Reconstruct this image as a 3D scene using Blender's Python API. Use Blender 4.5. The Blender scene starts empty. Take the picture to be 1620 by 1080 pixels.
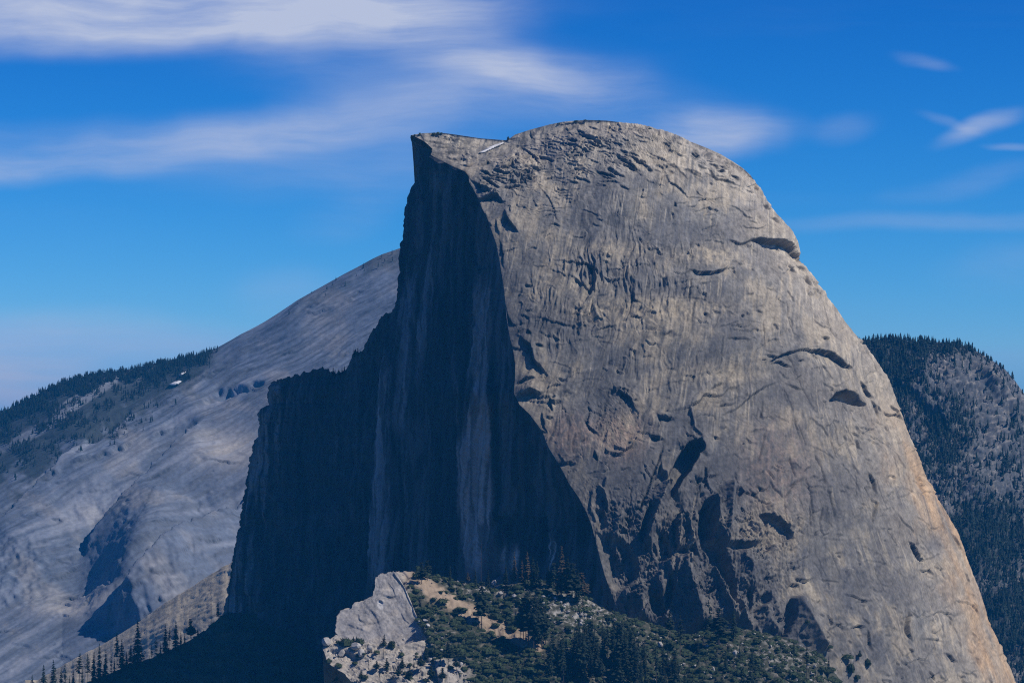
import bpy, math, random
import numpy as np

S = bpy.context.scene
COL = S.collection
R = math.radians
FPX, CX, HY = 4480.0, 810.0, 735.0      # focal length in photo pixels, principal column, horizon row

# ------------------------------------------------------------------ camera
cam_d = bpy.data.cameras.new('camera'); cam = bpy.data.objects.new('camera', cam_d); COL.objects.link(cam)
cam.location = (0, 0, 0); cam.rotation_euler = (math.pi / 2, 0, 0)
cam_d.sensor_width = 36; cam_d.lens = 36 * FPX / 1620.0; cam_d.shift_y = 195.0 / 1620.0
cam_d.clip_start = 5; cam_d.clip_end = 120000
S.camera = cam

# ------------------------------------------------------------------ sun, sky, exposure
SUN = np.array([0.64, -0.17, 0.75]); SUN /= np.linalg.norm(SUN)
sun_d = bpy.data.lights.new('sun', 'SUN'); sun = bpy.data.objects.new('sun', sun_d); COL.objects.link(sun)
sun_d.energy = 4.6; sun_d.angle = R(0.53); sun_d.color = (1.0, 0.945, 0.85)
from mathutils import Vector
sun.rotation_euler = Vector(SUN).to_track_quat('Z', 'Y').to_euler()
sun.location = (3000, -800, 4000)

W = bpy.data.worlds.new('World'); S.world = W; W.use_nodes = True
S.view_settings.view_transform = 'Standard'; S.view_settings.look = 'None'
S.view_settings.exposure = 0.0; S.view_settings.gamma = 1.0; S.view_settings.use_curve_mapping = False
S.cycles.max_bounces = 5; S.cycles.diffuse_bounces = 3; S.cycles.volume_bounces = 0
S.cycles.transparent_max_bounces = 4
S.cycles.use_denoising = False; S.cycles.filter_width = 1.15; S.cycles.use_adaptive_sampling = False


class NT:
    def __init__(s, tree):
        s.t = tree; s.n = tree.nodes; s.l = tree.links

    def node(s, typ, ins=None, **kw):
        n = s.n.new(typ)
        for k, v in kw.items():
            setattr(n, k, v)
        for k, v in (ins or {}).items():
            if isinstance(v, bpy.types.NodeSocket):
                s.l.new(v, n.inputs[k])
            else:
                n.inputs[k].default_value = v
        return n

    def math(s, op, a, b=0.0, clamp=False):
        return s.node('ShaderNodeMath', {0: a, 1: b}, operation=op, use_clamp=clamp).outputs[0]

    def mix(s, f, a, b):
        n = s.node('ShaderNodeMix', data_type='RGBA')
        for k, v in ((0, f), (6, a), (7, b)):
            if isinstance(v, bpy.types.NodeSocket):
                s.l.new(v, n.inputs[k])
            else:
                n.inputs[k].default_value = v
        return n.outputs[2]

    def noise(s, vec, scale, detail=4, rough=.55, dist=0.0):
        return s.node('ShaderNodeTexNoise', {'Vector': vec, 'Scale': scale, 'Detail': detail, 'Roughness': rough, 'Distortion': dist}).outputs[0]


def build_world():
    t = NT(W.node_tree)
    bg = t.n['Background']; bg.inputs[1].default_value = 0.1
    sk = t.node('ShaderNodeTexSky', sky_type='NISHITA', sun_disc=False, sun_elevation=math.asin(SUN[2]),
                sun_rotation=math.atan2(SUN[0], SUN[1]), altitude=2200, air_density=1.0, dust_density=0.3, ozone_density=2.0)
    sep = t.node('ShaderNodeSeparateColor', {0: sk.outputs[0]})
    chan = []
    for i, (p, k, mx) in enumerate(((3.9, 3.4, .52), (2.1, 1.36, .64), (1.6, 1.50, .84))):
        v = t.math('MULTIPLY', sep.outputs[i], 0.1)
        v = t.math('MINIMUM', v, mx)
        v = t.math('POWER', v, p)
        chan.append(t.math('MULTIPLY', v, k * 10))
    base = t.node('ShaderNodeCombineColor', {0: chan[0], 1: chan[1], 2: chan[2]}).outputs[0]
    # clouds, laid out by direction (u, v = tangent-plane coordinates of the view direction)
    d = t.node('ShaderNodeTexCoord').outputs['Generated']
    sx = t.node('ShaderNodeSeparateXYZ', {0: d})
    y = t.math('MAXIMUM', t.math('ABSOLUTE', sx.outputs[1]), .05)
    u = t.math('MULTIPLY', t.math('DIVIDE', sx.outputs[0], y), FPX / 1000)
    v = t.math('MULTIPLY', t.math('DIVIDE', sx.outputs[2], y), FPX / 1000)
    uv = t.node('ShaderNodeCombineXYZ', {0: u, 1: v}).outputs[0]
    n1 = t.node('ShaderNodeTexNoise', {'Vector': uv, 'Scale': 4.0, 'Detail': 3.0}).outputs[1]
    wv = t.node('ShaderNodeVectorMath', {0: n1, 1: (.5, .5, .5)}, operation='SUBTRACT').outputs[0]
    wv = t.node('ShaderNodeVectorMath', {0: wv, 1: (.16, .05, 0)}, operation='MULTIPLY').outputs[0]
    uvw = t.node('ShaderNodeVectorMath', {0: uv, 1: wv}, operation='ADD').outputs[0]
    mp = t.node('ShaderNodeMapping', {0: uvw, 'Rotation': (0, 0, R(-7)), 'Scale': (1.0, 4.5, 1)}).outputs[0]
    str1 = t.noise(mp, 3.0, 8, .55, .25)
    mp2 = t.node('ShaderNodeMapping', {0: uvw, 'Rotation': (0, 0, R(-15)), 'Scale': (1.3, 12, 1)}).outputs[0]
    str2 = t.noise(mp2, 4.5, 8, .60, .0)
    tex = t.math('ADD', t.math('MULTIPLY', str1, 1.0), t.math('MULTIPLY', str2, .42))      # about .85 on average
    tex = t.node('ShaderNodeMapRange', {0: tex, 1: .46, 2: .98, 3: .30, 4: 1.15}).outputs[0]
    total = None
    #      px    py    rx   ry   rot  strength
    for px, py, rx, ry, rot, k in (
            (260, 8, 560, 62, 1, 1.35), (560, 35, 280, 55, 2, .55), (60, 62, 420, 30, 0, .5), (640, 8, 160, 40, 0, .3),
            (640, 100, 330, 75, -4, .30), (860, 118, 190, 44, -8, .55), (720, 75, 180, 60, -22, .42), (690, 170, 330, 60, 8, .42),
            (120, 232, 480, 46, 3, .46), (430, 205, 330, 42, 7, .36), (60, 270, 320, 24, 2, .40), (560, 265, 300, 60, 0, .30),
            (1140, 205, 115, 42, 3, .95), (1030, 190, 180, 60, 0, .35),
            (1552, 207, 78, 17, 17, .85), (1500, 202, 60, 9, -20, .22), (1605, 239, 50, 7, 0, .4),
            (1455, 102, 60, 13, -10, .28), (1500, 352, 330, 16, 0, .25), (1530, 292, 120, 22, 12, .22), (1330, 200, 60, 25, 0, .22),
            (1590, 425, 120, 45, 5, .2), (100, 530, 360, 44, -3, .50), (10, 600, 230, 60, -10, 1.5), (450, 465, 90, 42, 0, .22), (540, 345, 90, 40, 20, .18)):
        loc = ((px - CX) / 1000, (HY - py) / 1000, 0)
        m = t.node('ShaderNodeMapping', {0: uvw, 1: loc, 2: (0, 0, R(rot)), 3: (rx / 1000, ry / 1000, 1)}, vector_type='TEXTURE').outputs[0]
        ln = t.node('ShaderNodeVectorMath', {0: m}, operation='LENGTH').outputs['Value']
        g = t.node('ShaderNodeMapRange', {0: ln, 1: 1.45, 2: 0.0, 3: 0.0, 4: k}, interpolation_type='SMOOTHERSTEP').outputs[0]
        total = g if total is None else t.math('ADD', total, g)
    # thin streaks that carry on over the rest of the sky
    far = t.noise(t.node('ShaderNodeMapping', {0: d, 'Scale': (3, 3, 14)}).outputs[0], 2.0, 5, .6, .5)
    far = t.node('ShaderNodeMapRange', {0: far, 1: .5, 2: .8, 3: 0, 4: .30}).outputs[0]
    total = t.math('ADD', total, t.math('MULTIPLY', far, .15))
    dens = t.math('MULTIPLY', t.math('MULTIPLY', total, tex), 0.80)
    dens = t.math('MINIMUM', dens, .93)
    cloud = t.node('ShaderNodeRGB'); cloud.outputs[0].default_value = (5.6, 6.1, 7.6, 1)
    t.l.new(t.mix(dens, base, cloud.outputs[0]), bg.inputs[0])


build_world()


# ------------------------------------------------------------------ helpers: points, noise, splines
def world(px, py, Y):
    px, py, Y = np.broadcast_arrays(np.asarray(px, float), np.asarray(py, float), np.asarray(Y, float))
    return np.stack([(px - CX) * Y / FPX, Y, (HY - py) * Y / FPX], -1)


_PG = {}


def perlin(x, y, seed=0):
    if seed not in _PG:
        r = np.random.default_rng(1000 + seed)
        a = r.uniform(0, 2 * np.pi, (256, 256)).astype(np.float32)
        _PG[seed] = (np.cos(a), np.sin(a))
    gx, gy = _PG[seed]
    x = np.asarray(x, np.float32); y = np.asarray(y, np.float32)
    xi = np.floor(x).astype(np.int32); yi = np.floor(y).astype(np.int32)
    fx = x - xi; fy = y - yi
    ux = fx * fx * fx * (fx * (fx * 6 - 15) + 10); uy = fy * fy * fy * (fy * (fy * 6 - 15) + 10)
    x0 = xi & 255; x1 = (xi + 1) & 255; y0 = yi & 255; y1 = (yi + 1) & 255

    def g(a, b, dx, dy):
        return gx[b, a] * dx + gy[b, a] * dy
    n0 = g(x0, y0, fx, fy); n1 = g(x1, y0, fx - 1, fy)
    n2 = g(x0, y1, fx, fy - 1); n3 = g(x1, y1, fx - 1, fy - 1)
    a = n0 + ux * (n1 - n0); b = n2 + ux * (n3 - n2)
    return (a + uy * (b - a)) * 1.5


def fbm(x, y, oct=4, seed=0, gain=.5, lac=2.03):
    s = 0; a = 1.0
    for i in range(oct):
        s = s + a * perlin(x, y, seed + i); x = x * lac + 17.3; y = y * lac - 9.1; a *= gain
    return s


def ridged(x, y, oct=4, seed=0, gain=.5, lac=2.03):
    s = 0; a = 1.0
    for i in range(oct):
        s = s + a * (1 - 2 * np.abs(perlin(x, y, seed + i))); x = x * lac + 17.3; y = y * lac - 9.1; a *= gain
    return s


def sstep(a, b, x):
    t = np.clip((x - a) / (b - a), 0, 1)
    return t * t * (3 - 2 * t)


def lut(pts, x):
    """piecewise-linear look-up in a list of (key, value) pairs sorted by key"""
    p = np.array(pts, float)
    return np.interp(x, p[:, 0], p[:, 1])


def smooth_line(pts, step=3.0):
    p = np.array(pts, float)
    if len(p) < 3:
        return p
    q = np.vstack([2 * p[0] - p[1], p, 2 * p[-1] - p[-2]])
    out = []
    for i in range(1, len(q) - 2):
        n = max(1, int(np.linalg.norm(q[i + 1, :2] - q[i, :2]) / step))
        for k in range(n):
            s = k / n
            out.append(.5 * ((2 * q[i]) + (-q[i - 1] + q[i + 1]) * s + (2 * q[i - 1] - 5 * q[i] + 4 * q[i + 1] - q[i + 2]) * s * s
                             + (-q[i - 1] + 3 * q[i] - 3 * q[i + 1] + q[i + 2]) * s ** 3))
    out.append(q[-2])
    return np.array(out)


def grid_mesh(name, P, color=None, mat=None, parent=None, smooth=True):
    """one mesh object from an (h, w, 3) grid of points, optional (h, w, 3) albedo"""
    h, w = P.shape[:2]
    me = bpy.data.meshes.new(name)
    idx = np.arange(h * w).reshape(h, w)
    quads = np.stack([idx[:-1, :-1], idx[:-1, 1:], idx[1:, 1:], idx[1:, :-1]], -1).reshape(-1, 4)
    return raw_mesh(name, P.reshape(-1, 3), quads, None if color is None else color.reshape(-1, 3), mat, parent, smooth)


def raw_mesh(name, V, F, color=None, mat=None, parent=None, smooth=False, link=True):
    V = np.asarray(V, np.float32); F = np.asarray(F, np.int32); k = F.shape[1]
    me = bpy.data.meshes.new(name)
    me.vertices.add(len(V)); me.vertices.foreach_set('co', V.ravel())
    me.loops.add(F.size); me.loops.foreach_set('vertex_index', F.ravel())
    me.polygons.add(len(F)); me.polygons.foreach_set('loop_start', np.arange(0, F.size, k, dtype=np.int32))
    me.polygons.foreach_set('use_smooth', np.full(len(F), smooth))
    me.update(calc_edges=True)
    if color is not None:
        a = me.color_attributes.new('albedo', 'FLOAT_COLOR', 'POINT')
        c = np.ones((len(V), 4), np.float32); c[:, :3] = color
        a.data.foreach_set('color', c.ravel())
    if mat is not None:
        me.materials.append(mat)
    if not link:
        return me
    o = bpy.data.objects.new(name, me); COL.objects.link(o)
    if parent is not None:
        o.parent = parent
    return o


MEMBERS = {}


def tag(o, label, cat, group=None, kind=None):
    o['label'] = label; o['category'] = cat
    if group:
        o['group'] = group
    if kind:
        o['kind'] = kind
    return o


# ------------------------------------------------------------------ helpers: relief features drawn on a surface in its own (a, b) sheet
class Relief:
    """height field over a sheet; a, b are sheet coordinates (one unit is about 0.9 m)"""

    def __init__(s, A, B, jitter=1.6, seed=40):
        s.shape = A.shape
        a = A + jitter * fbm(A / 17, B / 17, 3, seed); b = B + jitter * fbm(A / 17, B / 17, 3, seed + 5)
        a = a + .28 * jitter * fbm(A / 4.5, B / 4.5, 2, seed + 9); b = b + .28 * jitter * fbm(A / 4.5, B / 4.5, 2, seed + 12)
        s.a = a.ravel().astype(np.float32); s.b = b.ravel().astype(np.float32)
        s.h = np.zeros(A.size, np.float32); s.cleft = np.zeros(A.size, np.float32)
        # bins for a fast look-up
        s.cell = 16.0
        s.a0, s.b0 = s.a.min(), s.b.min()
        ia = ((s.a - s.a0) / s.cell).astype(np.int32); ib = ((s.b - s.b0) / s.cell).astype(np.int32)
        s.na, s.nb = ia.max() + 1, ib.max() + 1
        key = ib * s.na + ia
        s.order = np.argsort(key, kind='stable'); sk = key[s.order]
        s.start = np.searchsorted(sk, np.arange(s.na * s.nb + 1))

    def box(s, a0, b0, a1, b1):
        i0 = max(0, int((a0 - s.a0) / s.cell)); i1 = min(s.na - 1, int((a1 - s.a0) / s.cell))
        j0 = max(0, int((b0 - s.b0) / s.cell)); j1 = min(s.nb - 1, int((b1 - s.b0) / s.cell))
        if i1 < i0 or j1 < j0 or a1 < s.a0 or b1 < s.b0:
            return np.zeros(0, np.int64)
        return np.concatenate([s.order[s.start[j * s.na + i0]:s.start[j * s.na + i1 + 1]] for j in range(j0, j1 + 1)])

    def dist(s, pts, pad):
        p = np.asarray(pts, float)
        ix = s.box(p[:, 0].min() - pad, p[:, 1].min() - pad, p[:, 0].max() + pad, p[:, 1].max() + pad)
        x, y = s.a[ix], s.b[ix]
        best = np.full(len(ix), 1e9, np.float32); side = np.ones(len(ix), np.float32); along = np.zeros(len(ix), np.float32)
        n = len(p) - 1
        for i in range(n):
            x0, y0 = p[i, :2]; dx, dy = p[i + 1, :2] - p[i, :2]
            L2 = dx * dx + dy * dy + 1e-9
            tt = np.clip(((x - x0) * dx + (y - y0) * dy) / L2, 0, 1)
            ex = x - (x0 + tt * dx); ey = y - (y0 + tt * dy)
            d2 = ex * ex + ey * ey
            m = d2 < best
            best[m] = d2[m]
            side[m] = np.where((dy * (x - x0) - dx * (y - y0))[m] >= 0, 1, -1)
            along[m] = ((i + tt) / n)[m]
        return ix, np.sqrt(best), side, along

    @staticmethod
    def ends(al, f):
        return sstep(0, f, al) * sstep(0, f, 1 - al)

    def ledge(s, pts, h, D=20, w=1.0, taper=.42, under=0.0, split=.45):
        """a step of height h: rock proud on the left of the direction of travel (above, when drawn rightwards), cut back on the right; both fade over D"""
        raw = np.array(pts, float)
        if np.ndim(h):
            raw = np.column_stack([raw, h])
        p = smooth_line(raw)
        ix, d, sd, al = s.dist(p, D * 2.2 + 3)
        if not len(ix):
            return
        hh = np.interp(al * (len(p) - 1), np.arange(len(p)), p[:, 2]) if p.shape[1] > 2 else float(h)
        sdist = d * sd
        up = np.exp(-(np.maximum(sdist, 0) / D) ** 2 * 1.4); dn = np.exp(-(np.maximum(-sdist, 0) / (D * .8)) ** 1.3 * 1.5)
        k = sstep(-w, w * .3, sdist)
        e = s.ends(al, taper)
        s.h[ix] += hh * (k * up * split - (1 - k) * dn * (1 - split)) * e
        s.cleft[ix] = np.maximum(s.cleft[ix], np.exp(-((sdist + .8) / 1.1) ** 2) * e * np.clip(np.abs(hh) / 5, .25, 1))

    def ridge(s, pts, w, h, taper=.15, sharp=2.0):
        p = smooth_line(pts)
        ix, d, sd, al = s.dist(p, w * 2.6)
        if len(ix):
            s.h[ix] += h * np.exp(-(d / w) ** sharp) * s.ends(al, taper)
            if h < 0 and w < 3: s.cleft[ix] = np.maximum(s.cleft[ix], np.exp(-(d / 1.1) ** 2) * s.ends(al, taper) * .8)

    def poly(s, pts, h, edge=3.0, profile=None):
        p = smooth_line(list(pts) + [pts[0]])
        ix, d, sd, al = s.dist(p, edge + 2)
        if not len(ix):
            return
        x, y = s.a[ix], s.b[ix]
        inside = np.zeros(len(ix), bool)
        for i in range(len(p) - 1):
            x0, y0 = p[i, :2]; x1, y1 = p[i + 1, :2]
            c = ((y0 > y) != (y1 > y)) & (x < (x1 - x0) * (y - y0) / (y1 - y0 + 1e-9) + x0)
            inside ^= c
        sdist = np.where(inside, d, -d)
        s.h[ix] += h * sstep(-edge * .2, edge * .8, sdist)

    def blob(s, cx, cy, rx, ry, h, rot=0.0):
        m = max(rx, ry) * 2.4
        ix = s.box(cx - m, cy - m, cx + m, cy + m)
        if len(ix):
            c, q = math.cos(rot), math.sin(rot)
            dx, dy = s.a[ix] - cx, s.b[ix] - cy
            s.h[ix] += h * np.exp(-((dx * c + dy * q) / rx) ** 2 - ((-dx * q + dy * c) / ry) ** 2)

    def get_cleft(s):
        return s.cleft.reshape(s.shape)

    def get(s):
        return s.h.reshape(s.shape)


def saw(t, w=.10):
    """rises slowly with t, drops back over a fraction w of each period"""
    f = t - np.floor(t)
    return np.where(f < 1 - w, f / (1 - w), 1 - sstep(1 - w, 1, f)) - .5


def grid_normals(P):
    du = np.gradient(P, axis=1); dv = np.gradient(P, axis=0)
    n = np.cross(du, dv); n /= np.linalg.norm(n, axis=-1, keepdims=True) + 1e-9
    return n


def face_viewer(n, P):
    f = np.sum(n * -P, -1)
    return n if np.median(f[:, :max(2, n.shape[1] // 2)]) > 0 else -n


def project(P):
    return CX + P[..., 0] / P[..., 1] * FPX, HY - P[..., 2] / P[..., 1] * FPX


def mixc(c0, c1, f):
    f = np.asarray(f)[..., None]
    return c0 * (1 - f) + np.asarray(c1) * f


# ------------------------------------------------------------------ materials
def rock_material(name, bump=1.0, scale=.25, contrast=.25, rough=.92, tint=None):
    m = bpy.data.materials.new(name); m.use_nodes = True
    t = NT(m.node_tree); b = t.n['Principled BSDF']
    at = t.node('ShaderNodeAttribute', attribute_name='albedo').outputs[0]
    co = t.node('ShaderNodeTexCoord').outputs['Object']
    n1 = t.noise(co, scale, 6, .62)
    n2 = t.noise(co, scale * .17, 4, .55)
    n3 = t.noise(t.node('ShaderNodeMapping', {0: co, 'Scale': (1, 1, .09)}).outputs[0], scale * 1.6, 5, .65)
    k = t.math('ADD', t.math('ADD', t.math('MULTIPLY', n1, .5), t.math('MULTIPLY', n2, .3)), t.math('MULTIPLY', n3, .20))
    k = t.node('ShaderNodeMapRange', {0: k, 1: .3, 2: .7, 3: 1 - contrast, 4: 1 + contrast}).outputs[0]
    c = t.node('ShaderNodeVectorMath', {0: at, 1: k}, operation='MULTIPLY').outputs[0]
    t.l.new(c, b.inputs['Base Color'])
    b.inputs['Roughness'].default_value = rough; b.inputs['Specular IOR Level'].default_value = .18
    bp = t.node('ShaderNodeBump', {'Height': n1, 'Strength': .55, 'Distance': bump})
    t.l.new(bp.outputs[0], b.inputs['Normal'])
    return m


def plain_material(name, c0, c1, rough=.85, scale=3.0, spec=.2, per_object=.25, coords='Object'):
    m = bpy.data.materials.new(name); m.use_nodes = True
    t = NT(m.node_tree); b = t.n['Principled BSDF']
    co = t.node('ShaderNodeTexCoord').outputs[coords]
    n = t.noise(co, scale, 4, .6)
    n = t.node('ShaderNodeMapRange', {0: n, 1: .32, 2: .68}).outputs[0]
    c = t.mix(n, (*c0, 1), (*c1, 1))
    rnd = t.node('ShaderNodeObjectInfo').outputs['Random']
    k = t.node('ShaderNodeMapRange', {0: rnd, 3: 1 - per_object, 4: 1 + per_object}).outputs[0]
    c = t.node('ShaderNodeVectorMath', {0: c, 1: k}, operation='MULTIPLY').outputs[0]
    t.l.new(c, b.inputs['Base Color'])
    b.inputs['Roughness'].default_value = rough; b.inputs['Specular IOR Level'].default_value = spec
    return m


M_DOME = rock_material('dome_granite', 1.3, .20, .55)
M_FACE = rock_material('cliff_granite', 1.4, .12, .3)
M_FAR = rock_material('far_granite', 2.0, .07, .30)
M_SLOPE = rock_material('slope_ground', .8, .35, .30)
M_NEEDLE = plain_material('pine_needles', (.008, .017, .011), (.024, .034, .017), scale=.22)
M_NEEDLE_FAR = plain_material('far_pine_needles', (.007, .015, .013), (.016, .027, .020), scale=.05)
M_DRY = plain_material('dry_needles', (.05, .040, .022), (.085, .06, .032), scale=.2)
M_BARK = plain_material('bark', (.055, .040, .032), (.11, .085, .07), scale=.5)
M_SNAG = plain_material('bare_wood', (.16, .14, .12), (.30, .27, .24), scale=.5)
M_SHRUB = plain_material('shrub_leaves', (.018, .032, .014), (.050, .066, .028), scale=.25)
M_STONE = plain_material('boulder_granite', (.28, .26, .24), (.46, .43, .39), scale=.3, per_object=.2)
M_SNOW = plain_material('snow', (.50, .50, .51), (.72, .72, .73), rough=.6, scale=.12, per_object=0)
M_GROUND = plain_material('valley_ground', (.05, .065, .035), (.12, .11, .075), scale=.004, per_object=0)

# ------------------------------------------------------------------ valley floor
gp = np.stack(np.meshgrid(np.linspace(-30000, 30000, 61), np.linspace(-20000, 60000, 81)), -1)
gz = -905 + 40 * fbm(gp[..., 0] / 4000, gp[..., 1] / 4000, 3, 90)
ground = grid_mesh('ground', np.concatenate([gp, np.minimum(gz, -870)[..., None]], -1), None, M_GROUND)
tag(ground, 'green wooded valley floor far below the granite dome', 'ground', kind='structure')

# ------------------------------------------------------------------ the granite dome: flank
BRINK = [(650, 214), (652, 222), (660, 229), (672, 233), (684, 239), (681, 246), (700, 255), (720, 265), (735, 271), (741, 278), (742, 288), (748, 298), (756, 312),
         (763, 330), (771, 345), (778, 365), (785, 385), (790, 410), (794, 435), (798, 460), (800, 485), (802, 505), (806, 530), (812, 555), (815, 575),
         (815, 600), (813, 622), (822, 640), (838, 655), (858, 682), (868, 708), (880, 727), (892, 748), (900, 764), (916, 787), (928, 810), (936, 830), (943, 858),
         (950, 885), (957, 910), (966, 935), (980, 970), (990, 1010), (1000, 1060), (1010, 1130)]
BRINK_Y = [(214, 4450), (278, 4185), (345, 4120), (500, 4040), (628, 3985), (712, 3940), (850, 3890), (1010, 3840), (1130, 3815)]
RIGHT = [(288, 1195), (300, 1202), (312, 1208), (330, 1217), (345, 1228), (360, 1241), (374, 1252), (390, 1261), (405, 1267), (418, 1273), (430, 1283), (460, 1305),
         (480, 1320), (503, 1336), (533, 1358), (560, 1378), (585, 1396), (605, 1408), (643, 1421), (671, 1431), (720, 1451), (755, 1466), (777, 1478), (838, 1511),
         (880, 1528), (930, 1547), (980, 1563), (1020, 1581), (1058, 1599), (1080, 1607), (1130, 1628)]
CREST = [(650, 214), (668, 211), (690, 210), (705, 211), (720, 213), (740, 216), (760, 219), (785, 221), (800, 222), (808, 218), (815, 213), (840, 205), (855, 201),
         (870, 197), (890, 193), (910, 191), (930, 190), (960, 191), (1000, 196), (1040, 206), (1060, 213), (1080, 220), (1100, 227), (1120, 235), (1140, 244), (1160, 256), (1175, 266), (1187, 277), (1195, 288)]
BASE = 1130.0
VE = .86
brink = np.array(BRINK, float)


def brink_x(py):
    # the brink as px for a row py below the visor
    return np.interp(py, np.maximum.accumulate(brink[:, 1]), brink[:, 0])


def dome_flank():
    nt, nv = 840, 900
    t = np.concatenate([np.linspace(0, 1, nt), np.linspace(1, 1.5, 24)[1:]])
    v = np.linspace(0, 1, nv)
    # brink and right edge for each v
    arc = np.r_[0, np.cumsum(np.hypot(*np.diff(brink[:10], axis=0).T))]     # visor .. top corner
    pyE = np.where(v <= VE, BASE - (BASE - 278) * np.sin(np.minimum(v, VE) * np.pi / 2) / math.sin(VE * np.pi / 2), 0)
    pxE = brink_x(pyE)
    up = v > VE
    s = (1 - (v[up] - VE) / (1 - VE)) * arc[-1]
    pxE[up] = np.interp(s, arc, brink[:10, 0]); pyE[up] = np.interp(s, arc, brink[:10, 1])
    YE = lut(BRINK_Y, pyE)
    YE[up] = 4450 + (4185 - 4450) * s / arc[-1]
    pyR = BASE - (BASE - 288) * np.sin(v * np.pi / 2)
    pxR = lut(RIGHT, pyR); YR = np.full(nv, 4430.0) + 120 * (v > .9) * sstep(.9, 1, v)
    T, V = np.meshgrid(t, v)
    sx = np.sin(T * np.pi / 2)
    sx = np.where(T < 1, .8 * sx + .2 * T, sx)
    PX = pxE[:, None] + (pxR - pxE)[:, None] * sx
    crest_px = 650 + 545 * sx[-1]
    crest_py = lut(CREST, crest_px); crest_py[t > 1] = 288
    lin = pyE[:, None] + (pyR - pyE)[:, None] * np.clip(sx, 0, 1)
    lin = np.where(T > 1, pyR[:, None], lin)
    mid = crest_py[None, :] + (BASE - crest_py)[None, :] * (1 - np.sin(V * np.pi / 2))
    b = np.where(T <= 1, np.clip(np.sin(np.pi * np.minimum(T, 1)), 0, 1) ** .7, 0)
    b = np.maximum(b, sstep(.93, 1.0, V) * (T <= 1))
    PY = lin * (1 - b) + mid * b
    f = 1 - np.cos(np.clip(T, 0, 2) * np.pi / 2)
    Ycrest = 4450 + 60 * np.sin(np.clip(sx, 0, 1) * np.pi / 2)
    Y = YE[:, None] + (YR - YE)[:, None] * f
    k = sstep(.86, 1.0, V)
    Y = Y * (1 - k) + np.where(T <= 1, Ycrest[-1][None, :] if Ycrest.ndim > 1 else Ycrest, YR[:, None] + 250 * (f - 1)) * k
    Y = Y + 60 * sstep(640, 1000, PY) * np.sin(np.pi * np.clip((T - .08) / .55, 0, 1)) ** 1.0 * (T < .63) * -.4
    P = world(PX, PY, Y)
    # lower part leans out a little less: gentle swelling of the flank
    n = face_viewer(grid_normals(P), P)
    # sheet coordinates along the surface, in metres
    la = np.concatenate([np.zeros((nv, 1)), np.cumsum(np.linalg.norm(np.diff(P, axis=1), axis=-1), 1)], 1)
    lb = np.concatenate([np.zeros((1, P.shape[1])), np.cumsum(np.linalg.norm(np.diff(P, axis=0), axis=-1), 0)], 0)
    la = la + P[:, :1, 0]
    X_, Z_ = PX, PY

    # ---------------- relief
    r = Relief(PX, PY)
    rng = random.Random(5)
    L, RG, PL, BL = r.ledge, r.ridge, r.poly, r.blob
    # great overhangs on the right shoulder
    L([(1150, 377), (1163, 379), (1175, 384), (1190, 377), (1206, 377), (1222, 381), (1240, 381), (1253, 388), (1263, 402), (1272, 416)], [2, 4, 5, 6, 9, 13, 15, 11, 6, 1], 26, taper=.08, split=.35)
    PL([(1186, 377), (1206, 376.5), (1222, 381), (1240, 381), (1253, 387), (1264, 401), (1272, 417), (1260, 412), (1248, 405), (1232, 396), (1213, 387), (1198, 380)], -6, 2.5)
    L([(1080, 423), (1095, 427), (1105, 432), (1125, 431), (1142, 427), (1152, 420), (1162, 418)], [4, 8, 9, 8, 8, 6, 4], 22, under=.5)
    L([(1103, 449), (1118, 446), (1132, 444)], 3, 9)
    BL(1219, 452, 5, 4, -7); L([(1211, 455), (1222, 456), (1227, 449)], 4, 8)
    L([(1248, 412), (1256, 426), (1263, 433)], 5, 8); L([(1275, 430), (1280, 442), (1289, 454)], 7, 10); L([(1258, 418), (1270, 422), (1278, 430)], 5, 7)
    L([(1215, 571), (1225, 566), (1240, 560), (1255, 555), (1270, 552), (1285, 552), (1300, 553), (1315, 558), (1328, 568), (1340, 578), (1351, 583)],
      [4, 7, 8, 6, 5, 7, 11, 13, 12, 8, 4], 38, taper=.05, under=.3)
    L([(1218, 575), (1232, 571), (1247, 577), (1258, 580)], 7, 8); L([(1263, 569), (1276, 569)], 5, 6); L([(1226, 548), (1234, 550), (1240, 553)], 2, 5)
    L([(1125, 668), (1150, 654), (1165, 645), (1180, 633), (1195, 620), (1205, 614), (1215, 609), (1228, 604), (1242, 608)], [3, 4, 4, 5, 8, 10, 10, 8, 4], 34, under=.3)
    L([(1053, 651), (1070, 648), (1090, 642), (1105, 635), (1112, 627), (1125, 625), (1140, 625), (1152, 615), (1168, 610), (1189, 602)], [5, 8, 9, 8, 5, 5, 4, 5, 5, 3], 28, under=.3)
    L([(1118, 622), (1130, 612), (1150, 604)], 6, 12); L([(1035, 653), (1045, 660), (1060, 662), (1070, 659)], 8, 12); L([(1127, 645), (1138, 641), (1152, 640), (1167, 633)], 5, 10)
    L([(1142, 681), (1151, 674)], 6, 8); L([(1128, 687), (1133, 693), (1139, 692)], 6, 8); L([(1027, 687), (1036, 690), (1052, 695)], 9, 12)
    L([(1240, 606), (1255, 612), (1270, 616), (1278, 620)], 4, 10); L([(1254, 605), (1262, 596), (1272, 590)], 3, 8)
    # leaning alcove in the centre
    PL([(1086, 703), (1098, 699), (1108, 699), (1112, 707), (1108, 717), (1100, 728), (1090, 746), (1078, 762), (1063, 788), (1055, 772), (1058, 750), (1067, 732), (1077, 715)], -30, 3)
    L([(1078, 712), (1087, 702), (1098, 698), (1108, 698), (1114, 708), (1109, 720)], [4, 9, 12, 12, 10, 5], 14, taper=.12, split=.8); L([(1112, 712), (1100, 730), (1090, 748), (1076, 766), (1063, 790)][::1], 8, 14, taper=.2, split=.8)
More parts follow.
